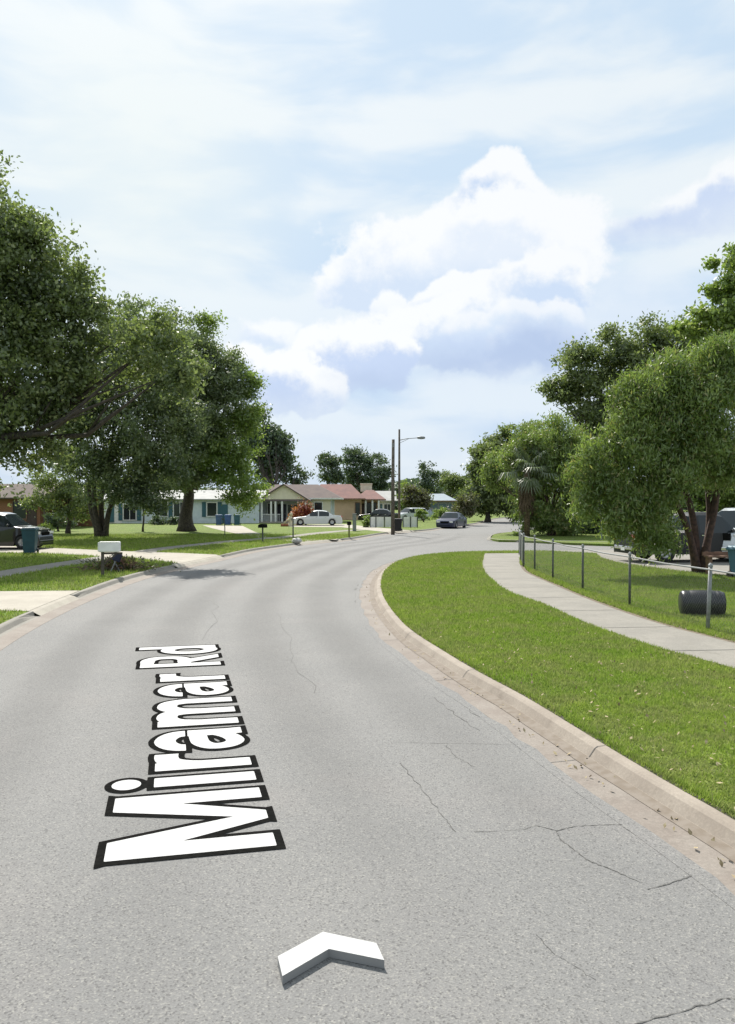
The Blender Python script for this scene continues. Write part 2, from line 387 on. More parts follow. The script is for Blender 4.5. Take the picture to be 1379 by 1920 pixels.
# right kerb: back edge (where the grass starts)
Craw = [(12, -30, 0), (9.2, -16, 0), (6.7, -6, 0), (4.6, 0, 0), (3.3, 3.6, 0)] + [G(*p, Lz) for p in ((1379, 1537), (1272, 1481), (1176, 1422), (1069, 1358), (983, 1304), (908, 1266.5), (827.5, 1218), (763, 1175), (726, 1130), (715, 1100), (721, 1074), (742, 1056), (772, 1046), (801, 1041), (854, 1036.5), (908, 1035))]
C = smoothline(crom(Craw, .35), 4)
SR_near = [C[-1], (6.6, 39.3), (8, 39.4), (60, 41)]
M_ = M
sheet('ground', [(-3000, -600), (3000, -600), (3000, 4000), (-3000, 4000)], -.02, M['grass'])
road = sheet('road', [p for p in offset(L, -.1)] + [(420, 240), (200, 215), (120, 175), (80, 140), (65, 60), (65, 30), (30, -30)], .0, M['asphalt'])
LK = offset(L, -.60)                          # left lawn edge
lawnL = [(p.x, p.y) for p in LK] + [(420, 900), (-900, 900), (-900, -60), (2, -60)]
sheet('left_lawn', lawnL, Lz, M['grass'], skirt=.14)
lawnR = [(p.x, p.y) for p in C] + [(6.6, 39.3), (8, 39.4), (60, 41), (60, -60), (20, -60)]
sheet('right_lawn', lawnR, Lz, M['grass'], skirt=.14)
Lfar = [p for p in L if p.y > 62]
I0 = G(920, 1010, Lz); I1 = G(935, 1012.5, Lz); I2 = G(975, 1013, Lz)
nr = [p for p in offset(L, 8.2) if p.y > 58 and p.x > I0.x+1.2]
northR = [I1, I0, G(926, 1002, Lz), G(945, 998.5, Lz)] + [p for p in nr if p.x > 12.6] + [(420, 262), (420, 46)] + [G(1379, 1028, Lz), G(1200, 1022, Lz), G(1075, 1018, Lz), I2]
sheet('far_lawn', northR, Lz, M['grass'], skirt=.14)

KP = [(0, -.03), (0, .130), (.015, .136), (.095, .132), (.125, .115), (.155, .075), (.185, .035), (.25, .018)]
GP = [(.25, .018), (.42, .010), (.60, .005), (.61, -.01)]
sweep('kerb', offset(C, -.0), [(-o, z) for o, z in KP], M['kerb'])
sweep('gutter', C, [(-o, z) for o, z in GP], M['gutter'])
LKs = LK
drives = [(17.7, 20.9), (30.6, 36.3), (47.6, 52.0), (63.5, 67.5)]
prev = -40
ycl = [p.y for p in L]
def ix(a): return next(i for i, p in enumerate(L) if p.y >= a)
def seg(a, b): return LK[(0 if a < -29 else ix(a)):ix(b)+1]
for a, b in drives + [(150, 151)]:
    s_ = seg(prev, a)
    if len(s_) > 1:
        ko = sweep('kerb', s_, KP, M['conc']); kv = ko.data.vertices; kk = len(KP); nn = len(s_)
        for e, nb in ((0, 1), (nn-1, nn-2)):      # the ends taper down into the driveway
            for j in range(kk):
                for q_, f_ in ((e, .05), (nb, .6)):
                    kv[q_*kk+j].co.z = .012+(kv[q_*kk+j].co.z-.012)*(f_ if .12 < KP[j][0] else (f_*.1+.9))
    if a < 100:
        s2 = seg(a, b)
        sweep('driveway_apron', s2, [(-.02, Lz+.007), (.10, .10), (.25, .019)], M['drive'])
    prev = b
sweep('gutter', LK, GP, M['gutter'])
nk = [Vector((p[0], p[1], 0)) for p in northR[:-4]]
kl = crom([(p[0], p[1]) for p in [G(1379, 1028), G(1200, 1022), G(1075, 1018), I2, I1, I0, G(926, 1002, Lz), G(945, 998.5, Lz)] + [p for p in nr if p.x > 12.6]], 1.)
sweep('kerb', smoothline(kl, 2), [(-o, z) for o, z in KP], M['conc'])
# side road kerb on the near side, beyond the verge tip
# pavements
def strip(name, Lc, o0, o1, z, mat): return sweep(name, Lc, [(o0, z), ((o0+o1)/2, z+.002), (o1, z)], mat)
swL = [(10.5, -20, 0), (8.2, -4, 0), (6.6, 5, 0)] + [G(*p, Lz) for p in ((1379, 1255), (1259, 1222.6), (1199, 1204), (1101, 1170), (1025.6, 1136), (954, 1110), (916.5, 1082), (905, 1064), (906, 1050), (909, 1038))]
swR = [(12.0, -20, 0), (9.7, -4, 0), (7.9, 5, 0)] + [G(*p, Lz) for p in ((1379, 1207.6), (1274, 1181), (1199, 1158.7), (1123.5, 1132), (1080, 1115), (1040.7, 1098), (1006, 1083), (984, 1072), (976, 1060), (975, 1050), (977, 1037.5))]
def ribbon(name, a, b, z, mat, n=120):
    a = crom(a, .3); b = crom(b, .3)
    def rs(P):
        P = smoothline(P, 3); s = [0]
        for i in range(1, len(P)): s.append(s[-1]+(P[i]-P[i-1]).length)
        out = []; j = 0
        for i in range(n+1):
            t = s[-1]*i/n
            while j < len(P)-2 and s[j+1] < t: j += 1
            u = (t-s[j])/max(1e-6, s[j+1]-s[j]); out.append(P[j].lerp(P[j+1], u))
        return out
    a = rs(a); b = rs(b); m = MB()
    for p, q in zip(a, b): m.v += [(p.x, p.y, z), (q.x, q.y, z)]
    for i in range(n): m.f.append((2*i, 2*i+1, 2*i+3, 2*i+2)); m.m.append(0)
    o = m.build(name, mat)
    if o.data.polygons[0].normal.z < 0: o.data.flip_normals()
    tag(o, kind='structure'); return a, b
SA, SB = ribbon('sidewalk', swL, swR, Lz+.012, M['conc'])
# dug edge of bare soil between pavement and fence, pale edge of the slab
def jitter(P, a): return [p+Vector((rnd.uniform(-a, a), rnd.uniform(-a, a), 0)) for p in P]
dl = [p for p in SB if p.y < 31]
m = MB(); o2 = jitter(offset(dl, .30), .07)
for p, q in zip(offset(dl, .0), o2): m.v += [(p.x, p.y, Lz+.004), (q.x, q.y, Lz+.004)]
for i in range(len(dl)-1): m.f.append((2*i, 2*i+1, 2*i+3, 2*i+2)[::-1]); m.m.append(0)
ob = m.build('soil_edge', M['dirt']); tag(ob, kind='structure')
# pavement joints
m = MB()
for i in range(4, 120, 5):
    a, b = SA[i], SB[i]; t = (b-a).normalized(); n_ = Vector((-t.y, t.x, 0))*.012
    m.add([Vector((*q.xy, Lz+.0165)) for q in (a-n_, b-n_, b+n_, a+n_)], [(0, 1, 2, 3)])
tag(m.build('sidewalk_joint', M['crack']), kind='structure')
# left pavement and driveways
swl = [p for p in LK if -20 < p.y < 72]
sweep('sidewalk', swl, [(-4.9, Lz+.005), (-4.2, Lz+.006), (-3.6, Lz+.005)], M['conc'])
def pxpoly(name, P, z, mat): return sheet(name, [G(px, py, Lz) for px, py in P], z, mat)
def dpoly(name, a, b, P, z):
    k_ = [p for p in seg(a, b)]; e0 = 0
    return sheet(name, [(p.x, p.y) for p in k_]+[(G(px, py, Lz).x, G(px, py, Lz).y) for px, py in P], z, M['drive'])
dpoly('driveway', *drives[0], [(150, 1107.7), (0, 1109), (-160, 1110), (-160, 1142), (80, 1146.5)], Lz+.007)
D2 = [(345, 1061), (330, 1055), (255, 1047), (152, 1041), (60, 1037), (-120, 1036), (-120, 1022), (0, 1023), (85, 1027), (216, 1033), (335, 1037), (432, 1041), (400, 1050)]
dpoly('driveway', *drives[1], [(405, 1040), (335, 1037), (216, 1033), (85, 1027), (0, 1023), (-120, 1022), (-120, 1036), (60, 1037), (152, 1041), (255, 1047), (325, 1055)], Lz+.007)
dpoly('driveway', *drives[2], [(630, 1012.3), (560, 1010), (508, 1008), (478, 997), (455, 986), (380, 985), (396, 990), (430, 998), (487, 1009), (520, 1012)], Lz+.007)
dpoly('driveway', *drives[3], [(705, 989), (650, 983), (540, 984), (545, 988), (640, 988.5), (690, 994)], Lz+.007)
# pavement beside the fenced yard (where trucks are parked)
yd = [(8.2, 39.5), (10.3, 37.5), (9.7, 34.5), (9.6, 31.6), (9.9, 30.2), (10.4, 28.2), (11.6, 25.5), (13, 22), (24, 20), (26, 40)]
sheet('parking_pad', [(p[0], p[1]) for p in yd], Lz+.006, M['conc'])
sheet('parking_pad_apron', [(8.2, 39.4), (26, 39.9), (26, 42), (6.5, 40.6), (5.7, 39.5)], Lz-.03, M['conc'])

def wearmat():
    m, b, out = newmat('worn_asphalt'); at = b.n.new('ShaderNodeAttribute'); at.attribute_name = 'wear'
    tc = b.n.new('ShaderNodeTexCoord'); v = tc.outputs['Object']
    p = b.n.new('ShaderNodeBsdfDiffuse'); b.put(p.inputs[0], b.mix(b.smooth(b.noise(v, 60., 3., .7), .4, .62), (.18, .178, .174), (.265, .255, .248)))
    t = b.n.new('ShaderNodeBsdfTransparent'); x = b.n.new('ShaderNodeMixShader')
    f = b.math('MULTIPLY', b.smooth(at.outputs['Fac'], 0., 1., 0., .16), b.smooth(b.noise(v, .5, 4., .6), .36, .6, .72, 1.))
    b.l.new(f, x.inputs[0]); b.l.new(t.outputs[0], x.inputs[1]); b.l.new(p.outputs[0], x.inputs[2]); b.l.new(x.outputs[0], out.inputs[0]); return m
M['worn'] = wearmat()
for o_c in (1.25, 2.75, 4.35, 5.75):
    lc = [p for p in L if 1 < p.y < 66]; m = MB(); ww = []
    ls = [offset(lc, o_c+q) for q in (-.62, -.3, 0, .3, .62)]
    for i in range(len(lc)):
        fade = min(1., i/14, (len(lc)-1-i)/20)
        for q, wv_ in zip(ls, (0, .6, 1, .6, 0)): m.v.append((q[i].x, q[i].y, .0018)); ww.append(wv_*fade)
    for i in range(len(lc)-1):
        for j in range(4): m.f.append((i*5+j, i*5+j+1, i*5+j+6, i*5+j+5)); m.m.append(0)
    o = m.build('wheel_track', M['worn']); tag(o, kind='structure'); at = o.data.attributes.new('wear', 'FLOAT', 'POINT'); at.data.foreach_set('value', ww)
# cracks in the asphalt
def crack(P, wd=.012, n=7):
    P = [G(*p) for p in P]; pts = []
    for i in range(len(P)-1):
        for j in range(n):
            q = P[i].lerp(P[i+1], j/n); l = (P[i+1]-P[i]).length
            pts.append(q+Vector((rnd.gauss(0, l*.018), rnd.gauss(0, l*.018), 0)) if j else q)
    pts.append(P[-1]); m = MB()
    for i, p in enumerate(pts):
        t = (pts[min(i+1, len(pts)-1)]-pts[max(i-1, 0)]).normalized(); w_ = wd*rnd.uniform(.15, 1.)*.5
        nn = Vector((t.y, -t.x, 0))*w_; m.v += [(*(p-nn).xy, .003), (*(p+nn).xy, .003)]
    for i in range(len(pts)-1): m.f.append((2*i, 2*i+1, 2*i+3, 2*i+2)); m.m.append(0)
    tag(m.build('road_crack', M['crack']), kind='structure')
crack([(1191, 1546), (1130, 1547), (1085, 1549), (1044, 1558), (1050, 1573), (1075, 1592), (1105, 1614), (1150, 1632), (1200, 1655)], .014)
crack([(1044, 1558), (1005, 1548), (985, 1555), (930, 1559), (890, 1560)], .010)
crack([(1215, 1668), (1260, 1655), (1296, 1643), (1306, 1630), (1325, 1626), (1358, 1648)], .018)
crack([(751, 1431), (790, 1480), (830, 1530), (855, 1560)], .009)
crack([(814, 1307), (850, 1338), (900, 1370)], .012); crack([(838, 1398), (855, 1420), (895, 1440)], .009)
crack([(720, 1392), (830, 1394), (970, 1396)], .007); crack([(1190, 1920), (1270, 1900), (1360, 1872), (1379, 1874)], .012)
crack([(1165, 1549), (1200, 1570), (1250, 1590), (1296, 1632)], .006)
crack([(1005, 1752), (1040, 1790), (1060, 1800), (1118, 1838)], .006); crack([(673, 1095), (668, 1120), (676, 1142), (700, 1175), (736, 1207), (801, 1266)], .05)
crack([(940, 1372), (985, 1402)], .03); crack([(400, 1130), (380, 1200)], .012); crack([(520, 1150), (545, 1220), (590, 1300)], .008)
crack([(1240, 1574), (1300, 1608), (1379, 1660)], .02); crack([(880, 1328), (983, 1400), (1096, 1470), (1180, 1540)], .012)

tag(sweep('soil_edge', C, [(.0, .1295), (.05, .1292)], M['soil']), kind='structure')  # soil strip behind the kerb, shadow of the grass edge put into its dark colour
m = MB()
for k_ in range(0, len(C)-1, 9):
    a, b = offset(C, -.005)[k_], offset(C, -.60)[k_]; t = (b-a).normalized(); n_ = Vector((-t.y, t.x, 0))*.006
    for o0, z0, o1, z1 in ((.015, .1375, .095, .1335), (.095, .1335, .125, .1165), (.125, .1165, .155, .0765), (.155, .0765, .185, .0365), (.185, .0365, .25, .0195), (.25, .0195, .42, .0115), (.42, .0115, .60, .0065)):
        p = a+t*o0; q = a+t*o1; m.add([(*(p-n_).xy, z0), (*(q-n_).xy, z1), (*(q+n_).xy, z1), (*(p+n_).xy, z0)], [(0, 1, 2, 3)])
tag(m.build('kerb_joint', M['crack']), kind='structure')
# worn asphalt feathering over the edge of the gutter
m = MB(); rj = [rnd.uniform(-.035, .045) for _ in C]
for i, p in enumerate(C):
    tri = C[max(0, i-1):i+2]; a = offset(tri, -.585+rj[i])[1 if i else 0]; b = offset(tri, -.70)[1 if i else 0]; m.v += [(a.x, a.y, .0105), (b.x, b.y, .0022)]
for i in range(len(C)-1): m.f.append((2*i, 2*i+1, 2*i+3, 2*i+2)); m.m.append(0)
tag(m.build('road_edge', M['asphalt']), kind='structure')
# dirt washed along the foot of the kerb
m = MB(); D0 = offset(C, -.212); rj = [rnd.uniform(.02, .10) for _ in C]; rj = [sum(rj[max(0, i-2):i+3])/len(rj[max(0, i-2):i+3]) for i in range(len(rj))]
for i, p in enumerate(C):
    a = offset(C[max(0, i-1):i+2], -.190)[1 if i else 0]; b = offset(C[max(0, i-1):i+2], -.262-rj[i])[1 if i else 0]; m.v += [(a.x, a.y, .0355), (b.x, b.y, .0195)]
for i in range(len(C)-1): m.f.append((2*i, 2*i+1, 2*i+3, 2*i+2)); m.m.append(0)
tag(m.build('gutter_dirt', M['gdirt']), kind='structure')

# ------------------------------------------------------------------ grass blades
def inpoly(X, Y, P):
    ins = np.zeros(len(X), bool); n = len(P); j = n-1
    for i in range(n):
        xi, yi = P[i][0], P[i][1]; xj, yj = P[j][0], P[j][1]
        if yi != yj:
            c = ((yi > Y) != (yj > Y)) & (X < (xj-xi)*(Y-yi)/(yj-yi)+xi); ins ^= c
        j = i
    return ins
def blades(name, poly, holes, n, dmin, dmax, h0, w0, seed):
    r = np.random.RandomState(seed); P = np.array([(p[0], p[1]) for p in poly])
    x0, x1 = P[:, 0].min(), P[:, 0].max(); y0, y1 = max(P[:, 1].min(), dmin), min(P[:, 1].max(), dmax)
    x0 = max(x0, -24); x1 = min(x1, 24)
    X = r.uniform(x0, x1, n*4); u = r.rand(n*4); Y = y0*(y1/y0)**u
    ok = (np.abs(X) < Y*.47+.6) & inpoly(X, Y, poly)
    for hpoly in holes: ok &= ~inpoly(X, Y, hpoly)
    X, Y = X[ok], Y[ok]; k = len(X)
    sc = np.clip(Y/9., .8, 3.)**.75
    a = r.uniform(0, 2*np.pi, k); lean = r.uniform(.1, .9, k)*h0*sc; h = h0*sc*r.uniform(.5, 1.15, k)
    wd = w0*sc*r.uniform(.7, 1.3, k); b = a+np.pi/2+r.uniform(-.6, .6, k)
    B = np.stack([X, Y, np.full(k, Lz)], 1)
    wv = np.stack([np.cos(b), np.sin(b), np.zeros(k)], 1)*wd[:, None]
    T = B+np.stack([np.cos(a)*lean, np.sin(a)*lean, h], 1)
    V = np.empty((k*3, 3)); V[0::3] = B-wv; V[1::3] = B+wv; V[2::3] = T
    o = npmesh(name, V, np.arange(k*3).reshape(-1, 3), M['blade']); tag(o, kind='stuff'); return o
sidepoly = [(p.x, p.y) for p in SA]+[(p.x, p.y) for p in reversed(SB)]
Cpoly = [(p.x, p.y) for p in offset(C, -.0)] + [(6.6, 39.3), (60, 41), (60, -60), (20, -60)]
soilp = [(p.x, p.y) for p in dl] + [(p.x, p.y) for p in reversed(offset(dl, .12))]
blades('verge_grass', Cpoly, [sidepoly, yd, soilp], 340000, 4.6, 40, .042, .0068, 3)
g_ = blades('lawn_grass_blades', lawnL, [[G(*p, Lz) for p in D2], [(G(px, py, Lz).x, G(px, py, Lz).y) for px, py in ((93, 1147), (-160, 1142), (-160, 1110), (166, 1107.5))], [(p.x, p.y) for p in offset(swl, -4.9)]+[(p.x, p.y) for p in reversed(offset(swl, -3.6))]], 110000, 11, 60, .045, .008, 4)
for nm in ('verge_grass', 'lawn_grass_blades'):
    tag(bpy.data.objects[nm], 'short mown grass on the '+('kerbside verge and fenced yard' if nm[0] == 'v' else 'lawns left of the road'), 'grass')
# fallen leaves and crumbs on the verge, the gutter and the pavement
r = np.random.RandomState(21); k = 900; Y = 5*(34/5)**r.rand(k); PA = np.array([(p.x, p.y) for p in C]); cx = np.interp(Y, PA[10:-20, 1], PA[10:-20, 0])
X = cx+np.where(r.rand(k) < .13, r.uniform(-.5, -.22, k), r.uniform(.1, 3.4, k)); zz = np.where(X < cx, .03, .165)
cen_litter = np.stack([X, Y, zz], 1)
# ragged grass along the back of the right kerb
r = np.random.RandomState(8); k = 22000; P = offset(C, .075); i = r.randint(10, len(P)-2, k); t = r.rand(k)
PA = np.array([(p.x, p.y) for p in P]); XY = PA[i]*(1-t[:, None])+PA[i+1]*t[:, None]+r.normal(0, .025, (k, 2))
a = r.uniform(0, 6.28, k); h = r.uniform(.03, .08, k)
B = np.concatenate([XY, np.full((k, 1), Lz)], 1); wv = np.stack([np.cos(a+1.5), np.sin(a+1.5), 0*a], 1)*.006
T = B+np.stack([np.cos(a)*h*.7, np.sin(a)*h*.7, h], 1); V = np.empty((k*3, 3)); V[0::3] = B-wv; V[1::3] = B+wv; V[2::3] = T
o = npmesh('edge_grass', V, np.arange(k*3).reshape(-1, 3), M['blade']); tag(o, 'ragged fringe of grass along the right kerb', 'grass', kind='stuff')
# a few dry leaves and bits on verge and gutter
# ------------------------------------------------------------------ lettering on the road
EM = 1.687; O0 = Vector((-.657, 5.995)); TD = Vector((-.230, .973)).normalized(); UD = Vector((-TD.y, TD.x))
def halfpl(P):
    P = np.array(P, float); c = P.mean(0)
    def f(X, Y):
        d = np.full(X.shape, -1e9)
        for i in range(len(P)):
            a, b = P[i], P[(i+1) % len(P)]; e = b-a; n = np.array([e[1], -e[0]])/np.hypot(*e)
            if np.dot(n, c-a) > 0: n = -n
            d = np.maximum(d, n[0]*(X-a[0])+n[1]*(Y-a[1]))
        return d
    return f
def bx(x0, x1, y0, y1): return halfpl([(x0, y0), (x1, y0), (x1, y1), (x0, y1)])
def stroke(P, wd, clip=None):
    P = np.array([(p[0], p[1]) for p in crom([(a, b) for a, b in P], .02)], float)
    def f(X, Y):
        d = np.full(X.shape, 1e9)
        for i in range(len(P)-1):
            a, b = P[i], P[i+1]; e = b-a; l = max(1e-9, e @ e)
            t = np.clip(((X-a[0])*e[0]+(Y-a[1])*e[1])/l, 0, 1)
            d = np.minimum(d, np.hypot(X-a[0]-e[0]*t, Y-a[1]-e[1]*t))
        d = d-wd/2
        if clip:
            for (nx, ny, c) in clip: d = np.maximum(d, nx*X+ny*Y-c)
        return d
    return f
def ring(cx, cy, rx, ry, wd):
    return stroke([(cx+math.cos(a)*(rx-wd/2), cy+math.sin(a)*(ry-wd/2)) for a in np.linspace(0, 2*math.pi, 25)], wd)
def disc(cx, cy, rr, sx=1.): return lambda X, Y: (np.hypot((X-cx)/sx, Y-cy)-rr)
GL = {
 'M': [bx(.065, .207, 0, .711), bx(.666, .810, 0, .711), halfpl([(.065, .711), (.256, .711), (.489, 0), (.386, 0)]), halfpl([(.620, .711), (.810, .711), (.489, 0), (.386, 0)])],
 'i': [bx(.061, .202, 0, .528), disc(.132, .668, .074, 1.08)],
 'r': [bx(.055, .196, 0, .528), stroke([(.125, .25), (.150, .36), (.21, .445), (.29, .468), (.40, .462)], .135, [(1, 0, .357)])],
 'a': [bx(.345, .480, .06, .34), halfpl([(.345, .10), (.478, .10), (.492, 0), (.356, 0)]), stroke([(.10, .30), (.115, .40), (.17, .455), (.26, .478), (.35, .455), (.405, .40), (.412, .30)], .128, [(-.0, -1, -.355)]),
       stroke([(.42, .278), (.30, .275), (.19, .262), (.115, .215), (.100, .155), (.125, .09), (.19, .055), (.27, .068), (.345, .11), (.41, .17)], .112)],
 'm': [bx(.058, .198, 0, .528), bx(.366, .507, 0, .36), bx(.674, .815, 0, .36), stroke([(.13, .27), (.165, .39), (.235, .455), (.315, .468), (.395, .44), (.436, .34), (.437, .25)], .139), stroke([(.437, .25), (.470, .38), (.545, .455), (.62, .468), (.70, .44), (.744, .34), (.745, .25)], .139)],
 'R': [bx(.063, .210, 0, .711), bx(.18, .33, .593, .711), bx(.18, .33, .262, .380), stroke([(.30, .652), (.40, .643), (.487, .585), (.507, .485), (.487, .385), (.40, .322), (.30, .320)], .128), halfpl([(.235, .285), (.395, .30), (.600, 0), (.442, 0)])],
 'd': [bx(.351, .492, 0, .75), ring(.262, .264, .228, .276, .132)],
}
ADV = [('M', .873), ('i', .265), ('r', .365), ('a', .542), ('m', .872), ('a', .542), ('r', .365), (None, .249), ('R', .636), ('d', .561)]
def contour_fill(D, X, Y, lo, hi):
    """cells where lo < D < hi, clipped along the two level lines"""
    V = []; Fs = []
    H, Wd = D.shape
    ins = (D > lo) & (D < hi)
    cell = ins[:-1, :-1] | ins[1:, :-1] | ins[:-1, 1:] | ins[1:, 1:]
    for i, j in zip(*np.nonzero(cell)):
        q = [(X[i, j], Y[i, j], D[i, j]), (X[i, j+1], Y[i, j+1], D[i, j+1]), (X[i+1, j+1], Y[i+1, j+1], D[i+1, j+1]), (X[i+1, j], Y[i+1, j], D[i+1, j])]
        for lev, sg in ((lo, 1), (hi, -1)):
            out = []
            for a in range(len(q)):
                p0, p1 = q[a], q[(a+1) % len(q)]; s0, s1 = sg*(p0[2]-lev), sg*(p1[2]-lev)
                if s0 >= 0: out.append(p0)
                if (s0 >= 0) != (s1 >= 0):
                    t = s0/(s0-s1); out.append(tuple(p0[k_]+(p1[k_]-p0[k_])*t for k_ in range(3)))
            q = out
            if len(q) < 3: break
        if len(q) >= 3:
            k_ = len(V); V += [(p[0], p[1]) for p in q]; Fs.append(tuple(range(k_, k_+len(q))))
    return V, Fs
def lettering():
    root = empty('road_lettering', (O0.x, O0.y, 0), 0, 'large white Miramar Rd lettering with black outline along the left lane of the road', 'road lettering')
    step = .0065; tot = 5.27
    xs = np.arange(-.03, tot+.06, step); ys = np.arange(-.08, .83, step); X, Y = np.meshgrid(xs, ys)
    allD = np.full(X.shape, 9.); pen = 0.; glyph = []
    for ch, adv in ADV:
        if ch:
            sel = (xs > pen-.08) & (xs < pen+adv+.1)
            Xs, Ys = X[:, sel], Y[:, sel]; d = np.full(Xs.shape, 9.)
            for f in GL[ch]: d = np.minimum(d, f(Xs-pen, Ys))
            allD[:, sel] = np.minimum(allD[:, sel], d); glyph.append((Xs, Ys, d))
        pen += adv
    def place(V, z):
        out = []
        for x, y in V:
            p = TD*((x-.065)*EM)+UD*(y*EM); out.append((p.x, p.y, z))
        return out
    V, Fs = contour_fill(allD, X, Y, -.004, .036); m = MB(); m.add(place(V, .006), Fs); m.build('outline', M['black'], root)
    for Xs, Ys, d in glyph:
        V, Fs = contour_fill(d, Xs, Ys, -9, 0.); m = MB(); m.add(place(V, .009), Fs); m.build('letter', M['paint'], root)
lettering()
# white chevron slab in the lane
zt = .05
top = [G(*p, zt) for p in ((521, 1793), (606, 1747), (706, 1768), (721, 1800), (617, 1779), (530, 1830))]
m = MB(); tp = [(p.x, p.y, zt) for p in top]; bt = [(p.x, p.y, .003) for p in top]
m.add(tp, [(0, 1, 4, 5)[::-1], (1, 2, 3, 4)[::-1]])
m2 = MB(); m2.add(tp+bt, [(i, (i+1) % 6, 6+(i+1) % 6, 6+i) for i in range(6)] + [(6, 7, 10, 11), (7, 8, 9, 10)])
ch = empty('chevron_marker', (top[1].x, top[1].y, 0), 0, 'thick white chevron arrow lying on the asphalt in the foreground', 'road marker')
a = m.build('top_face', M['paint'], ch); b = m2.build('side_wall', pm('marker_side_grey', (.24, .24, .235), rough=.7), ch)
for o in (a, b): o.matrix_parent_inverse = Matrix.Translation((-top[1].x, -top[1].y, 0))
# ------------------------------------------------------------------ trees
def leaves(name, cen, nrm, size, aspect, mat, parent, seed, droop=0.):
    """one diamond leaf per centre"""
    r = np.random.RandomState(seed); n = len(cen)
    a = r.normal(size=(n, 3)); a[:, 2] -= droop*2.2; a /= np.linalg.norm(a, axis=1)[:, None]
    b = np.cross(a, nrm+r.normal(scale=.55, size=(n, 3))); b /= np.linalg.norm(b, axis=1)[:, None]+1e-9
    s = (size*r.uniform(.6, 1.35, n))[:, None]
    V = np.empty((n*4, 3)); V[0::4] = cen-a*s*.5; V[1::4] = cen+b*s*aspect*.5; V[2::4] = cen+a*s*.5; V[3::4] = cen-b*s*aspect*.5
    o = npmesh(name, V, np.arange(n*4).reshape(-1, 4), mat, parent); return o
def crown_pts(blobs, n, seed, per=26, cl=.55, shell=.62, flat=.7):
    r = np.random.RandomState(seed); B = np.array(blobs, float)
    wgt = (B[:, 3]*B[:, 4]*B[:, 5])**(2/3.); wgt /= wgt.sum(); nc = max(6, n//per)
    k = r.choice(len(B), nc, p=wgt); u = r.normal(size=(nc, 3)); u /= np.linalg.norm(u, axis=1)[:, None]
    ph = r.uniform(0, 6.28, (4, 3)); fr = r.uniform(2, 4.5, (4, 3))
    lump = np.ones(nc)
    for i in range(4): lump += .085*np.sin(u @ fr[i]*1.6+ph[i, 0]+k*1.7)*1.3
    rad = (shell+(1-shell)*r.rand(nc)**.6)*lump; inner = r.rand(nc) < .24; rad[inner] *= r.uniform(.35, .85, inner.sum())
    c = B[k, :3]+u*rad[:, None]*B[k, 3:]
    ng = max(5, nc//9); gi = r.randint(0, ng, nc); mixm = r.rand(nc) < .80
    spread = np.minimum(B[k[gi], 3:].mean(1)*.17, cl*1.35)[:, None]
    c[mixm] = (c[gi]+r.normal(size=(nc, 3))*spread*np.array([1, 1, .6]))[mixm]
    m = (r.rand(nc)*per*1.0+per*.5).astype(int); idx = np.repeat(np.arange(nc), m)
    sc = cl*r.uniform(.55, 1.25, nc)
    off = r.normal(size=(len(idx), 3))*.42; off[:, 2] *= flat
    cen = c[idx]+off*sc[idx][:, None]
    nr_ = off*.8+u[idx]*.9+np.array([0, 0, .5]); nr_ /= np.linalg.norm(nr_, axis=1)[:, None]
    return cen, nr_, c
def pxblobs(bl, d0, deep=1.):
    out = []
    for b in bl:
        d = b[4] if len(b) > 4 else d0; p = A(b[0], b[1], d); s = scale_at(d)
        rx, rz = b[2]*s, b[3]*s; out.append((p.x, p.y, p.z, rx, (rx+rz)/2*deep, rz))
    return out
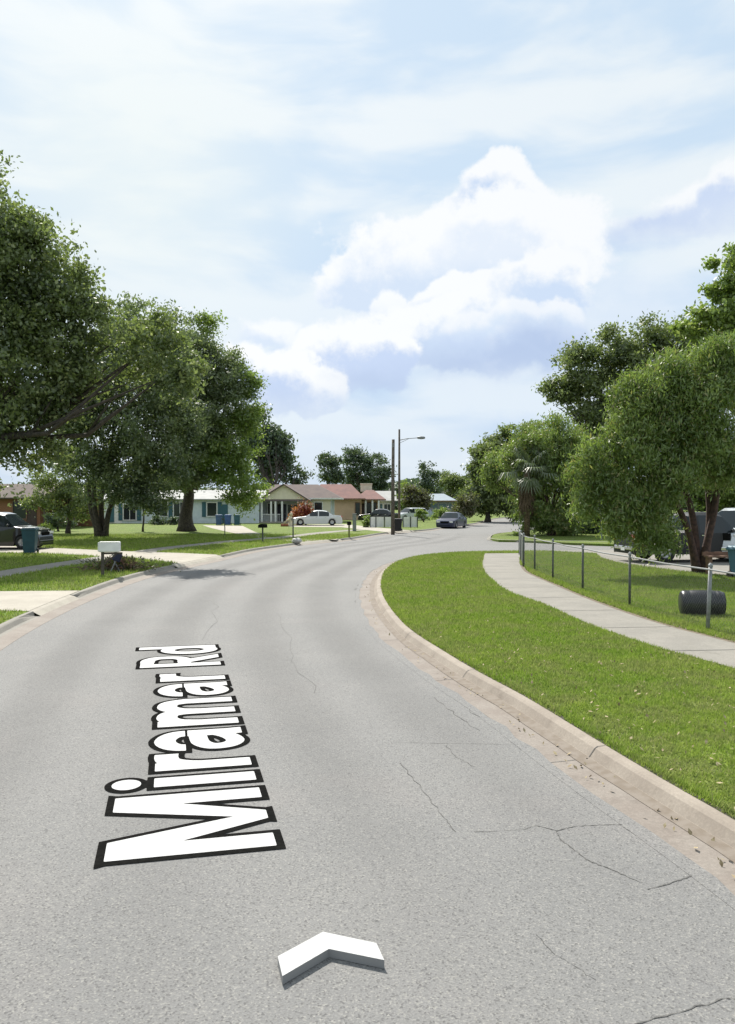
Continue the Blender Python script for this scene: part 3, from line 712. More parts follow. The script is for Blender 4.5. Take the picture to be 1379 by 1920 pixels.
def tree(name, label, cat, base, bl, d0, n, leaf, mat, bark, r0, seed, group=None, aspect=.55, droop=0., cl=.6, per=26, shell=.62, fork=None, limbs=9, stems=None, extra=None, deep=1., flat=.7):
    """base = world foot of the trunk; crown = blobs traced at their own distance"""
    rr = random.Random(seed)
    root = empty(name, (base.x, base.y, base.z), 0, label, cat, group); off = Vector(base)
    B = pxblobs(bl, d0, deep); cen, nr_, cc = crown_pts(B, n, seed, per, cl, shell, flat)
    leaves('crown', cen-np.array(off), nr_, leaf, aspect, mat, root, seed+1, droop)
    if extra:
        c2, n2, _ = crown_pts(pxblobs(extra[0], d0, deep), extra[1], seed+5, per, cl, shell, flat)
        leaves('crown', c2-np.array(off), n2, leaf, aspect, extra[2], root, seed+6, droop)
    zc = np.average([b[2] for b in B]); fk = fork if fork is not None else max(1.2, (min(b[2]-b[5] for b in B)+.5)-base.z)
    m = MB()
    if stems is None: stems = [((0, 0, 0), (rr.uniform(-.2, .2), rr.uniform(-.2, .2), fk))]
    tips = []
    for s0, s1 in stems:
        s0 = Vector(s0); s1 = Vector(s1); h = (s1-s0).length; pts = []; rd = []
        q = r0/math.sqrt(len(stems))*(1.0 if len(stems) == 1 else 1.15)
        for i in range(8):
            t = i/7; p = s0.lerp(s1, t)+Vector((math.sin(t*3+seed)*.06*h*t*(1-t)*3, math.cos(t*4+seed)*.03*h*t, 0)); pts.append(p)
            rd.append(q*(1-.35*t)*(1+.55*math.exp(-t*h/ .35)))
        pts[0].z -= .15; m.tube(pts, rd, 9); tips.append((pts[-1], rd[-1]))
    order = sorted(range(len(cc)), key=lambda i: rr.random())[:limbs] if len(cc) > limbs else range(len(cc))
    targets = [Vector(b[:3])-off for b in B]+[Vector(cc[i])-off for i in order]
    for tg in targets:
        tg = tg.lerp(tips[0][0], .12); p0, rd = min(tips, key=lambda q: (q[0]-tg).length); mid = p0.lerp(tg, .5)+Vector((0, 0, -.08*(tg-p0).length))
        mid += Vector((rr.gauss(0, .12), rr.gauss(0, .12), rr.gauss(0, .06)))*(tg-p0).length*.6
        pts = [p0-Vector((0, 0, rd)), p0.lerp(mid, .5)+Vector((0, 0, .04)), mid, mid.lerp(tg, .5), tg]
        q = min(rd*.62, max(.03, (tg-p0).length*.028)); m.tube(pts, [q, q*.8, q*.6, q*.4, q*.15], 6)
        for _ in range(2):
            e = mid.lerp(tg, rr.uniform(.2, .7))+Vector((rr.gauss(0, 1), rr.gauss(0, 1), rr.gauss(.1, .6)))*min(.9, .10*(tg-p0).length); m.tube([mid, mid.lerp(e, .5)+Vector((0, 0, .05)), e], [q*.45, q*.3, q*.1], 5)
    m.build('trunk', bark, root, smooth=True)
    return root
GP_ = lambda px, py: G(px, py, Lz)
# the wall of trees on the left
p = A(-75, 1030, 38.); p.z = Lz
tree('oak_tree', 'tallest oak at the left edge of the photo, its crown cut by the frame', 'tree', p,
     [(-20, 415, 80, 85), (45, 500, 85, 85), (120, 740, 60, 50), (60, 850, 60, 45), (170, 700, 50, 40), (100, 560, 72, 75), (-40, 600, 160, 150), (80, 680, 105, 100), (10, 780, 95, 75), (-50, 860, 95, 80), (155, 620, 42, 60), (55, 435, 32, 42), (-60, 480, 120, 130), (140, 520, 32, 42), (245, 665, 55, 50, 38), (305, 645, 42, 40, 37), (345, 700, 34, 42, 36), (200, 600, 40, 34, 38)],
     38., 92000, .21, M['oak'], M['bark'], .42, 21, fork=5., limbs=22, cl=.75)
b = GP_(190, 1006)
tree('oak_tree', 'dark leafy tree with several stems from one base behind the white mailbox', 'tree', b,
     [(255, 630, 68, 60), (205, 700, 68, 65), (300, 690, 62, 70), (180, 790, 62, 70), (260, 790, 75, 75), (165, 865, 60, 45), (225, 900, 70, 50), (300, 850, 60, 55), (150, 720, 40, 60), (290, 925, 45, 35), (215, 620, 35, 35), (330, 640, 35, 55), (340, 780, 45, 60), (130, 800, 40, 50)],
     b.y-2, 66000, .22, M['oak2'], M['bark'], .34, 22, fork=3., limbs=18, cl=.75,
     stems=[((-.15, 0, 0), (-.9, 0, 4)), ((.1, .1, 0), (.2, .3, 4.6)), ((.25, -.1, 0), (1.3, -.2, 3.6)), ((0, -.15, 0), (-.3, -.6, 4.2))])
b = GP_(350, 996)
tree('oak_tree', 'thick trunked tree with grey green crown in front of the pale blue house', 'tree', b,
     [(365, 650, 42, 50), (395, 700, 58, 55), (335, 740, 60, 65), (415, 760, 52, 60), (365, 830, 70, 65), (330, 890, 50, 35), (385, 885, 40, 30), (430, 700, 30, 40), (330, 650, 30, 40)],
     b.y-3, 46000, .22, M['oak2'], M['bark'], .58, 23, fork=3.4, limbs=16, cl=.75,
     extra=([(455, 712, 30, 32), (398, 612, 22, 24), (438, 830, 48, 55), (452, 900, 40, 50), (420, 870, 40, 40), (462, 790, 26, 30), (455, 945, 20, 20), (475, 760, 14, 30), (475, 720, 14, 18)], 22000, M['light']))
b = GP_(128, 1000)
tree('small_tree', 'low dark bushy tree at the corner of the orange brick house', 'tree', b, [(110, 890, 42, 42), (95, 935, 36, 28), (150, 935, 30, 38), (130, 860, 28, 26)], b.y, 11000, .2, M['oak'], M['bark'], .16, 24, fork=1.5)
b = GP_(268, 997)
tree('sapling', 'thin sapling on the lawn between the two big left trees', 'tree', b, [(268, 940, 16, 16), (262, 915, 14, 14), (275, 900, 12, 12)], b.y, 1500, .16, M['oak2'], M['bark'], .07, 25, fork=2.2, cl=.35)
b = GP_(515, 975)
tree('background_tree', 'grey green tree behind the brown roofed house', 'tree', b, [(500, 850, 34, 50), (540, 888, 30, 18), (485, 815, 32, 38), (515, 830, 20, 34), (561, 890, 12, 18), (520, 870, 30, 30)], 112, 15000, .45, M['dark'], M['bark'], .35, 26, cl=1.3, fork=4)
far = 'trees far behind the houses'
for i, (lab, bx_, bl, d, n, mt) in enumerate((
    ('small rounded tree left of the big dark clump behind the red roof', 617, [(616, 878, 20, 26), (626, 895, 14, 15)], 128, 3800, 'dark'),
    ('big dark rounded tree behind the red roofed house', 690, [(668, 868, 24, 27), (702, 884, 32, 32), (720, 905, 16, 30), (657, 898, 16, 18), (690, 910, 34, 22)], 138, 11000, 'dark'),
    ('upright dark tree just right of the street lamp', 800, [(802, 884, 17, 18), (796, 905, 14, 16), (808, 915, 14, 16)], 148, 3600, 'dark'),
    ('broad mid green tree beyond the far blue windowed house', 845, [(838, 908, 24, 20), (860, 920, 18, 20), (870, 905, 12, 12)], 155, 5000, 'oak'),
    ('narrow bright green tree directly behind the poles', 761, [(760, 935, 7, 22), (763, 915, 5, 15)], 120, 1300, 'light'),
    ('olive bush like tree left of the far blue windowed house', 777, [(776, 932, 18, 14), (792, 938, 13, 13)], 112, 3200, 'brownleaf'))):
    b = A(bx_, 975, d); b.z = Lz
    tree('background_tree', lab, 'tree', b, bl, d, n, .42, M[mt], M['bark'], .3, 30+i, group=far, cl=1.1, fork=3, limbs=5)
# right side
b = A(915, 985, 100); b.z = Lz
tree('background_tree', 'rounded green tree at the far right bend of the road', 'tree', b, [(925, 852, 32, 36), (900, 888, 20, 32), (950, 832, 30, 26), (910, 925, 28, 28), (960, 880, 30, 40), (985, 900, 30, 40), (940, 930, 35, 26), (990, 940, 30, 26), (930, 950, 40, 14), (895, 940, 22, 16), (980, 960, 26, 12), (905, 865, 24, 28), (1000, 830, 40, 34), (960, 900, 50, 40)], 100, 40000, .42, M['oak'], M['bark'], .3, 40, cl=1.0, fork=3)
b = A(1035, 1010, 58); b.z = Lz
tree('feathery_tree', 'dense feathery tree reaching the ground beside the palm', 'tree', b, [(1032, 830, 56, 44), (1062, 880, 50, 56), (1005, 880, 48, 48), (1080, 940, 44, 54), (1010, 950, 44, 44), (1050, 975, 44, 38), (1085, 850, 30, 44), (975, 850, 34, 34), (940, 865, 30, 32, 62), (925, 895, 26, 26, 62), (960, 905, 30, 26, 62)], 58, 56000, .26, M['juni'], M['barkr'], .25, 41, aspect=.28, droop=.5, cl=.7, fork=1.5)
b = A(1118, 1012, 66); b.z = Lz
tree('oak_tree', 'tall spreading tree standing behind the two feathery trees', 'tree', b,
     [(1150, 645, 44, 40), (1220, 645, 52, 42), (1100, 700, 50, 50), (1058, 735, 30, 28), (1180, 720, 72, 64), (1110, 780, 44, 44), (1270, 645, 46, 42), (1080, 670, 22, 24), (1240, 740, 60, 60), (1035, 720, 14, 14), (1320, 650, 40, 50), (1125, 850, 40, 45), (1100, 900, 34, 34), (1150, 800, 50, 50), (1140, 910, 40, 40)],
     66, 66000, .27, M['oak'], M['bark'], .5, 42, fork=7, limbs=20, cl=.85)
b = A(1420, 1030, 44); b.z = Lz
tree('loose_tree', 'airy light leaved tree at the top right edge of the photo', 'tree', b,
     [(1350, 540, 30, 36), (1330, 500, 16, 14), (1390, 600, 55, 80), (1325, 600, 34, 34), (1290, 615, 20, 20), (1345, 650, 55, 45), (1400, 500, 40, 40)],
     44, 13000, .25, M['light'], M['barkg'], .32, 43, fork=6, limbs=26, cl=.6, shell=.5)
b = GP_(1316, 1076)
tree('feathery_tree', 'big weeping feathery tree with reddish leaning stems inside the fenced yard', 'tree', b,
     [(1300, 715, 75, 55), (1225, 755, 62, 55), (1365, 730, 70, 60), (1185, 830, 48, 60), (1255, 850, 78, 72), (1150, 905, 42, 48), (1335, 850, 60, 60), (1120, 900, 28, 34), (1180, 950, 48, 55), (1225, 960, 42, 55), (1248, 1005, 26, 32), (1160, 985, 24, 28), (1370, 880, 40, 40), (1205, 1020, 14, 22), (1300, 780, 80, 60), (1100, 880, 30, 40), (1170, 740, 26, 34), (1250, 700, 40, 30), (1340, 665, 40, 30), (1105, 940, 24, 34)],
     b.y-1., 112000, .15, M['juni'], M['barkr'], .23, 44, aspect=.26, droop=.55, cl=.42, per=30, limbs=16, fork=2, flat=1.1,
     stems=[((0, 0, 0), (.45, 0, 4.8)), ((-.1, 0, 0), (-1.1, -.2, 2.7)), ((-.05, .1, 0), (-.7, .2, 3.4)), ((.12, 0, 0), (.15, .3, 3.8))])
b = A(1110, 1010, 62); b.z = Lz
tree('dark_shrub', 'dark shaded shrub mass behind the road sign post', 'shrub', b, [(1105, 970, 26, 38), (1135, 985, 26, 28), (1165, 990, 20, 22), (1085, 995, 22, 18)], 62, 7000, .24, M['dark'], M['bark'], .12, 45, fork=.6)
b = A(1365, 1000, 56); b.z = Lz
tree('background_tree', 'bright leafy tree behind the trucks at the right edge', 'tree', b, [(1360, 905, 50, 45), (1310, 930, 40, 40), (1400, 940, 50, 50), (1250, 950, 45, 45)], 56, 13000, .26, M['light'], M['bark'], .2, 46, fork=1.8)
o = leaves('leaf_litter', cen_litter, np.tile([0, 0, 3.], (len(cen_litter), 1)), .05, .5, pm('dry_litter', (.40, .34, .20), (.24, .18, .10), 30., .9), None, 77)
tag(o, 'scattered dry leaves on the kerbside verge and gutter', 'leaf litter', kind='stuff')
# shrubs
def shrub(name, label, bx_, d, bl, n, leaf, mat, seed, **k):
    b = A(bx_, 980, d); b.z = Lz
    return tree(name, label, 'shrub', b, bl, d, n, leaf, M[mat], M['bark'], .07, seed, fork=.35, limbs=4, **k)
shrub('clipped_shrub', 'low rounded clipped shrub behind the dark blue car', 830, 92, [(830, 964, 16, 9)], 3500, .16, 'light', 50, cl=.3, shell=.8)
shrub('dry_shrub', 'brownish loose shrub at the bend behind the dark blue car', 868, 86, [(868, 952, 20, 20), (880, 940, 14, 16), (858, 962, 12, 12)], 4500, .24, 'brownleaf', 51, cl=.6)
shrub('flowering_shrub', 'low green shrub beside the dark car and bin at left', 86, 47, [(84, 990, 9, 9), (92, 994, 8, 6)], 700, .12, 'light', 52, cl=.25)
shrub('yard_shrub', 'low yellow green shrub in front of the red roofed house', 690, 76, [(690, 975, 8, 9), (684, 983, 8, 6)], 900, .16, 'light', 53, cl=.3)
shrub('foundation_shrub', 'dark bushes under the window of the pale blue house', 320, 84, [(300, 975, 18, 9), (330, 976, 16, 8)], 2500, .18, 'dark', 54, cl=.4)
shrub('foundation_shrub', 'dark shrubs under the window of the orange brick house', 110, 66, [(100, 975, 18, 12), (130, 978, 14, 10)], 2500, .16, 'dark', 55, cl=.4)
shrub('palm_foot_shrub', 'pale green sprigs growing at the corner of the fence', 978, 57, [(985, 985, 10, 14), (972, 1000, 7, 7)], 1100, .16, 'light', 56, cl=.3)
shrub('garden_shrub', 'yellow green shrubs on the far lawn beyond the white panels', 795, 96, [(790, 964, 12, 7), (805, 968, 8, 5)], 1400, .2, 'light', 57, cl=.35)
# far woodland closing the view
r = np.random.RandomState(5); n = 90000; X = r.uniform(-260, 330, n); Y = 250+r.normal(0, 9, n)+np.abs(X)*-.12
H = 6.5+2.2*np.sin(X*.07)+1.6*np.sin(X*.19+1)+1.2*np.sin(X*.43+2); Z = r.rand(n)**.7*H
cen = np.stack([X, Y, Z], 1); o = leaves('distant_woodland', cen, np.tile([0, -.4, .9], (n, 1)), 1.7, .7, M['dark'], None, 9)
tag(o, 'dark belt of distant woodland closing the horizon', 'woodland', kind='stuff')
# palm with a skirt of dead fronds
def palm():
    b = A(988, 1008, 56.5); b.z = Lz
    root = empty('palm_tree', b, 0, 'fan palm with shaggy dead fronds at the far end of the chain fence', 'palm tree')
    rr = random.Random(3); H = 4.6; m = MB(); m.tube([(0, 0, -.1), (.05, 0, H*.5), (0, .05, H)], [.22, .19, .2], 10); m.build('trunk', M['thatch'], root, smooth=True)
    def fan(m, o0, az, el, pet, rad, sag, nl):
        d = Vector((math.cos(az)*math.cos(el), math.sin(az)*math.cos(el), math.sin(el))); h = o0+d*pet+Vector((0, 0, -sag*.3))
        m.tube([o0, o0.lerp(h, .5)+Vector((0, 0, .08)), h], [.025, .02, .015], 4)
        side = d.cross(Vector((0, 0, 1))).normalized(); up = side.cross(d).normalized()
        for i in range(nl):
            a = R(-115+230*i/(nl-1)); q = (d*math.cos(a)+side*math.sin(a)).normalized(); l = rad*(.75+.25*math.cos(a))*rr.uniform(.85, 1.1)
            e1 = h+q*l*.55+up*.05; e2 = h+q*l+Vector((0, 0, -sag*rr.uniform(.6, 1.2))); wv = q.cross(up).normalized()*.045
            m.add([h-wv*.4, h+wv*.4, e1+wv, e2, e1-wv], [(0, 1, 2, 4), (4, 2, 3)])
    m = MB()
    for i in range(34):
        fan(m, Vector((0, 0, H-.05)), i*2.4+rr.random(), R(rr.uniform(-50, 80)), rr.uniform(.6, 1.7), rr.uniform(.7, 1.2), rr.uniform(.2, .7), 17)
    m.build('crown', M['palm'], root)
    m = MB()
    for i in range(46):
        fan(m, Vector((0, 0, H-.25-rr.random()*1.9)), i*2.4, R(rr.uniform(-82, -62)), rr.uniform(.35, .7), rr.uniform(.6, .9), .35, 11)
    m.build('dead_fronds', M['thatch'], root)
palm()

# ------------------------------------------------------------------ houses
def face(root, name, c, w_, h_, th, mat, ax='x', dy=0): pass
def window(root, x, y, z, w_, h_, rz=0., frame='white', pane='glass', mull=1, shutters=None):
    """window on a wall whose outside normal is local -y (or turned by rz)"""
    q = Matrix.Rotation(rz, 3, 'Z'); c = Vector((x, y, z))
    def P(dx, dy, dz): return c+q @ Vector((dx, dy, dz))
    m = MB(); t = .09
    for dx, dz, ww, hh in ((0, h_/2, w_+t*2, t), (0, -h_/2, w_+t*2, t), (-w_/2-t/2, 0, t, h_-t), (w_/2+t/2, 0, t, h_-t)): m.box(P(dx, -.03, dz), (ww, .1, hh), rz)
    for k in range(mull): m.box(P(-w_/2+w_*(k+1)/(mull+1), -.02, 0), (.05, .05, h_-t), rz)
    f = m.build('window', M[frame], root)
    m = MB(); m.box(P(0, .0, 0), (w_, .03, h_-t), rz); m.build('pane', M[pane], f)
    if shutters:
        for sx in (-1, 1):
            m = MB(); m.box(P(sx*(w_/2+.36), -.03, 0), (.42, .06, h_+.1), rz)
            for k in range(9): m.box(P(sx*(w_/2+.36), -.065, -h_/2+.1+k*(h_-.1)/8.5), (.34, .02, .05), rz)
            m.build('shutter', shutters, root)
def door(root, x, y, z0, w_, h_, mat, rz=0.):
    q = Matrix.Rotation(rz, 3, 'Z'); P = lambda dx, dy, dz: Vector((x, y, z0))+q @ Vector((dx, dy, dz))
    m = MB(); m.box(P(0, -.02, h_/2), (w_, .06, h_), rz)
    for dx, dz in ((-.22, .3), (.22, .3), (-.22, .7), (.22, .7)): m.box(P(dx*w_, -.055, h_*dz), (w_*.32, .02, h_*.3), rz)
    d = m.build('door', mat, root); m = MB(); m.tube([P(w_*.38, -.05, h_*.48), P(w_*.38, -.12, h_*.48)], .035, 8); m.build('handle', M['chrome'], d)
def hip(root, w_, dp, h, rh, over, mat, ridge=None, x0=0., y0=0., name='roof', th=.14, fascia='white'):
    ridge = max(.1, w_-dp) if ridge is None else ridge; a, b = w_/2+over, dp/2+over
    m = MB(); v = [(-a, -b, h), (a, -b, h), (a, b, h), (-a, b, h), (-ridge/2, 0, h+rh), (ridge/2, 0, h+rh)]
    v = [(p[0]+x0, p[1]+y0, p[2]) for p in v]; m.add(v, [(0, 1, 5, 4), (2, 3, 4, 5), (1, 2, 5), (3, 0, 4), (3, 2, 1, 0)])
    o = m.build(name, mat, root)
    m = MB()
    for (c, d) in (((x0, y0-b, h-.07), (2*a, .05, .16)), ((x0, y0+b, h-.07), (2*a, .05, .16)), ((x0-a, y0, h-.07), (.05, 2*b-.05, .16)), ((x0+a, y0, h-.07), (.05, 2*b-.05, .16))): m.box(c, d)
    m.build('fascia', M[fascia], o); return o
def gable(root, w_, dp, h, rh, over, mat, x0=0., y0=0., along='x', name='roof', fascia='white', wall=None):
    """ridge runs along the given axis"""
    a, b = (w_/2, dp/2); m = MB(); t = .13
    if along == 'x':
        s = rh/b; e = b+over; prof = [(-e, h-over*s), (0, h+rh), (e, h-over*s), (e, h-over*s-t), (0, h+rh-t), (-e, h-over*s-t)]; L0, L1 = -a-over, a+over
        P = lambda u, z, l: (x0+l, y0+u, z)
    else:
        s = rh/a; e = a+over; prof = [(-e, h-over*s), (0, h+rh), (e, h-over*s), (e, h-over*s-t), (0, h+rh-t), (-e, h-over*s-t)]; L0, L1 = -b-over, b+over
        P = lambda u, z, l: (x0+u, y0+l, z)
    v = [P(u, z, L0) for u, z in prof]+[P(u, z, L1) for u, z in prof]
    m.add(v, [(i, (i+1) % 6, 6+(i+1) % 6, 6+i) for i in range(6)]+[(0, 1, 4, 5), (1, 2, 3, 4), (6, 7, 10, 11), (7, 8, 9, 10)])
    o = m.build(name, mat, root)
    if wall:
        for l in (L0+over, L1-over):
            m = MB()
            if along == 'x': v = [(x0+l, y0-b, h-t), (x0+l, y0+b, h-t), (x0+l, y0, h+rh-t-.02)]
            else: v = [(x0-a, y0+l, h-t), (x0+a, y0+l, h-t), (x0, y0+l, h+rh-t-.02)]
            m.add(v+[(p[0]+(.06 if along == 'x' else 0), p[1]+(0 if along == 'x' else .06), p[2]) for p in v], [(0, 1, 2), (3, 4, 5), (0, 1, 4, 3), (1, 2, 5, 4), (2, 0, 3, 5)])
            m.build('gable_wall', wall, root)
    return o
def brickmat(name, a, b2, mort):
    m, b, out = newmat(name); p = b.n.new('ShaderNodeBsdfPrincipled'); b.l.new(p.outputs[0], out.inputs[0])
    tc = b.n.new('ShaderNodeTexCoord'); sp = b.n.new('ShaderNodeSeparateXYZ'); b.l.new(tc.outputs['Object'], sp.inputs[0])
    br = b.n.new('ShaderNodeTexBrick'); b.l.new(b.comb(b.math('ADD', sp.outputs[0], sp.outputs[1]), sp.outputs[2]), br.inputs['Vector'])
    br.inputs['Scale'].default_value = 4.; b.put(br.inputs['Color1'], a); b.put(br.inputs['Color2'], b2); b.put(br.inputs['Mortar'], mort); br.inputs['Mortar Size'].default_value = .015
    c = b.mix(b.smooth(b.noise(tc.outputs['Object'], .8, 4.), .4, .7, 0., .35), br.outputs[0], tuple(k*.6 for k in a)); b.put(p.inputs['Base Color'], c); p.inputs['Roughness'].default_value = .9
    return m
def roofmat(name, a, b2):
    m, b, out = newmat(name); p = b.n.new('ShaderNodeBsdfPrincipled'); b.l.new(p.outputs[0], out.inputs[0])
    tc = b.n.new('ShaderNodeTexCoord'); v = tc.outputs['Object']; sp = b.n.new('ShaderNodeSeparateXYZ'); b.l.new(v, sp.inputs[0])
    wv = b.math('SINE', b.math('MULTIPLY', sp.outputs[2], 42.)); c = b.mix(b.smooth(b.noise(v, 1.1, 6., .65), .35, .65), a, b2)
    c = b.mix(b.smooth(wv, .5, 1., 0., .3), c, tuple(k*.55 for k in a)); b.put(p.inputs['Base Color'], c); p.inputs['Roughness'].default_value = .9; return m
H_orange = brickmat('orange_brick', (.30, .13, .06), (.24, .10, .05), (.26, .20, .15))
H_tan = brickmat('tan_block', (.62, .44, .29), (.56, .40, .26), (.58, .43, .30))
def walls(root, w_, dp, h, mat, x0=0., y0=0., name='wall'):
    m = MB(); m.box((x0, y0, h/2-.1), (w_, dp, h+.2)); return m.build(name, mat, root)
def house_at(name, label, px0, px1, py, d, rz=0., ):
    c = A((px0+px1)/2, py, d); c.z = Lz; return empty(name, c, rz, label, 'house'), (px1-px0)*scale_at(d)
# orange brick house
m_or = roofmat('dark_brown_roof', (.10, .075, .06), (.07, .05, .045))
o, w_ = house_at('brick_house', 'low orange brick house with dark brown roof behind the dark car at left', -190, 76, 1000, 74, 0)
o.location.y += 3.5; HH = 2.9
walls(o, w_, 7, HH, H_orange); gable(o, w_, 7, HH, 1.1, .6, m_or, along='x', wall=H_orange)
s = scale_at(74)
window(o, (38-(-57))*s, -3.53, 1.6, 1.15, 1.6, mull=0, frame='rust', pane='glass'); door(o, (60+57)*s, -3.5, 0, .9, 2.05, m_or); window(o, -1.5, -3.53, 1.6, 1.6, 1.2)
for x in (w_/2+.6, w_/2+3.2):
    m = MB(); m.box((x, -4.1, 1.3), (.14, .14, 2.8)); m.build('porch_post', m_or, o)
m = MB(); m.box((w_/2+1.7, -1.2, 2.72), (3.9, 6.4, .18)); m.build('porch_roof', m_or, o)
m = MB(); m.box((w_/2+1.8, 1.9, 1.3), (3.4, .15, 2.7)); m.build('carport_wall', H_orange, o)
# pale blue house
pb = pm('pale_blue_siding', (.62, .68, .70), (.54, .61, .64), 3., .8); tl = pm('teal_trim', (.035, .11, .14), rough=.6)
wr = roofmat('pale_grey_roof', (.42, .42, .40), (.34, .34, .33))
o, w_ = house_at('pale_blue_house', 'long pale blue white house with dark teal shutters behind the left trees', 196, 486, 985, 90, 0)
o.location.y += 4; HH = 2.75; walls(o, w_, 8, HH, pb); gable(o, w_, 8, HH, .9, .5, wr, along='x', wall=pb); s = scale_at(90)
X_ = lambda px: (px-341)*s
window(o, X_(398), -4.03, 1.5, 1.0, 1.5, mull=0, shutters=tl); window(o, X_(308), -4.03, 1.6, .8, 1.7, mull=0); window(o, X_(338), -4.03, 1.5, 1.3, 1.6, mull=1, shutters=tl)
door(o, X_(420), -4.0, 0, .9, 2.05, tl); window(o, X_(244), -4.03, 1.2, 1.3, 1.7, mull=1, shutters=tl); door(o, X_(222), -4., 0, .85, 2.05, M['white'])
m = MB(); m.box((X_(210), -4.06, 1.35), (.55, .08, 2.4)); m.build('trim_panel', tl, o)
# cream house with gabled porch
cr = pm('cream_wall', (.74, .68, .54), (.68, .62, .49), 3., .8); cr2 = pm('white_blue_wall', (.55, .60, .62), (.5, .55, .58), 3., .8); br = roofmat('brown_shingles', (.115, .085, .075), (.085, .062, .06))
o, w_ = house_at('cream_house', 'cream house with brown hipped roof and gabled white columned porch', 458, 622, 982, 93, 0)
o.location.y += 4.5; s = scale_at(93); X_ = lambda px: (px-540)*s; HH = 2.75
walls(o, w_, 8, HH, cr2); m = MB(); m.box((X_(598), -4.04, HH/2-.1), (X_(620)-X_(576), .06, HH+.1)); m.build('cream_front', cr, o)
hip(o, w_, 8, HH, 1.6, .5, br, ridge=5.0, x0=.6)
# porch: columns, beam, gable
pw = X_(578)-X_(494); pc = X_(537)
gable(o, pw, 3.4, HH-.02, 1.55, .35, br, x0=pc, y0=-5.6, along='y', name='porch_roof', wall=cr)
m = MB(); m.box((pc, -7.2, HH-.22), (pw, .18, .28)); m.build('beam', pm('purplish_beam', (.12, .09, .10)), o)
for px in (497, 514, 522, 534, 577):
    m = MB(); m.box((X_(px), -7.15, 1.25), (.19, .19, 2.5)); m.box((X_(px), -7.15, .08), (.28, .28, .16)); m.build('column', M['white'], o)
door(o, X_(528), -4.0, 0, .95, 2.05, pm('dark_door', (.03, .03, .05))); window(o, X_(508), -4.03, 1.5, .7, 1.3, mull=0); window(o, X_(549), -4.03, 1.4, 1.1, 1.3)
window(o, X_(597), -4.1, 1.45, .85, 1.7, mull=0, frame='white'); window(o, X_(478), -4.03, 1.4, .9, 1.0)
m = MB(); m.box((pc, -5.6, .06), (pw+.3, 3.4, .22)); m.build('porch_floor', M['drive'], o)
m = MB()
for k in range(9): m.box((X_(499)+k*.22, -7.15, .55), (.04, .04, .8))
m.box((X_(499)+.9, -7.15, .97), (2., .06, .06)); m.build('railing', M['white'], o)
# red roofed house
rr_ = roofmat('red_shingles', (.20, .095, .08), (.15, .075, .068))
o, w_ = house_at('red_roofed_house', 'tan house with red hipped roof right of the cream porch house', 588, 712, 975, 106, 0)
o.location.y += 4.5; s = scale_at(106); X_ = lambda px: (px-650)*s; HH = 2.75
m = MB(); m.box((X_(630), 0, HH/2), (X_(678)-X_(582), 8, HH)); m.build('wall', H_tan, o); hip(o, X_(678)-X_(575), 9, HH, 1.9, .4, rr_, ridge=4.0, x0=X_(628), fascia='rust')
m = MB(); m.box((X_(693), 2, HH/2-.1), (X_(716)-X_(674), 6, HH)); m.build('side_wing', H_tan, o); hip(o, X_(716)-X_(668), 7, HH-.1, 1.25, .45, rr_, ridge=1.0, x0=X_(694), y0=1.5, fascia='rust')
m = MB(); m.box((X_(687), 3.2, HH+1.45), (X_(699)-X_(676), 1.2, 1.0)); m.box((X_(687), 3.2, HH+2.0), (X_(700)-X_(675), 1.4, .14)); m.build('chimney', cr, o)
window(o, X_(671), -4.03, 1.4, .55, 1.6, mull=0, frame='rust'); door(o, X_(681.5), -1.0, 0, .9, 2.1, br); window(o, X_(692), -1.03, 1.4, .55, 1.6, mull=0, frame='rust'); window(o, X_(703), -1.03, 1.4, .45, 1.6, mull=0, frame='rust')
window(o, X_(605), -4.03, 1.4, 1.4, 1.1)
for px in (686, 699, 711):
    m = MB(); m.box((X_(px), -2.3, 1.35), (.22, .22, 2.7)); m.build('column', M['white'], o)
# pale house beyond
o, w_ = house_at('pale_cottage', 'small pale house with white eaves behind the tall wooden pole', 700, 738, 972, 118, 0); o.location.y += 4
walls(o, w_, 6, 2.7, cr2); gable(o, w_, 6, 2.7, 1.2, .5, wr, along='x', wall=cr2); window(o, .6, -3.03, 1.4, .9, 1.2); door(o, -.6, -3., 0, .9, 2., tl)
o, w_ = house_at('grey_cottage', 'distant grey roofed house between the poles and the olive bush', 752, 800, 966, 135, 0); o.location.y += 4
walls(o, w_, 7, 2.6, cr); hip(o, w_, 7, 2.6, 1.4, .5, roofmat('grey_shingles', (.17, .15, .14), (.13, .115, .11)), ridge=1.2); window(o, -1., -3.53, 1.4, 1., 1.1); door(o, 1., -3.5, 0, .9, 2., br)
o, w_ = house_at('far_house', 'far single storey house with a long band of blue windows', 796, 852, 963, 130, 0); o.location.y += 4
walls(o, w_, 7, 2.5, pm('grey_wall', (.30, .31, .32), (.25, .26, .27), 3., .8)); hip(o, w_, 7, 2.5, 1.1, .5, pm('pale_blue_roof', (.17, .23, .27), (.14, .19, .23), 2., .6), ridge=2.2, fascia='rust')
for x in (-1.0, .35, 1.7): window(o, x+.2, -3.53, 1.55, 1.15, .95, pane='glassl', mull=0, frame='galv')
door(o, -2., -3.5, 0, .85, 2., cr)

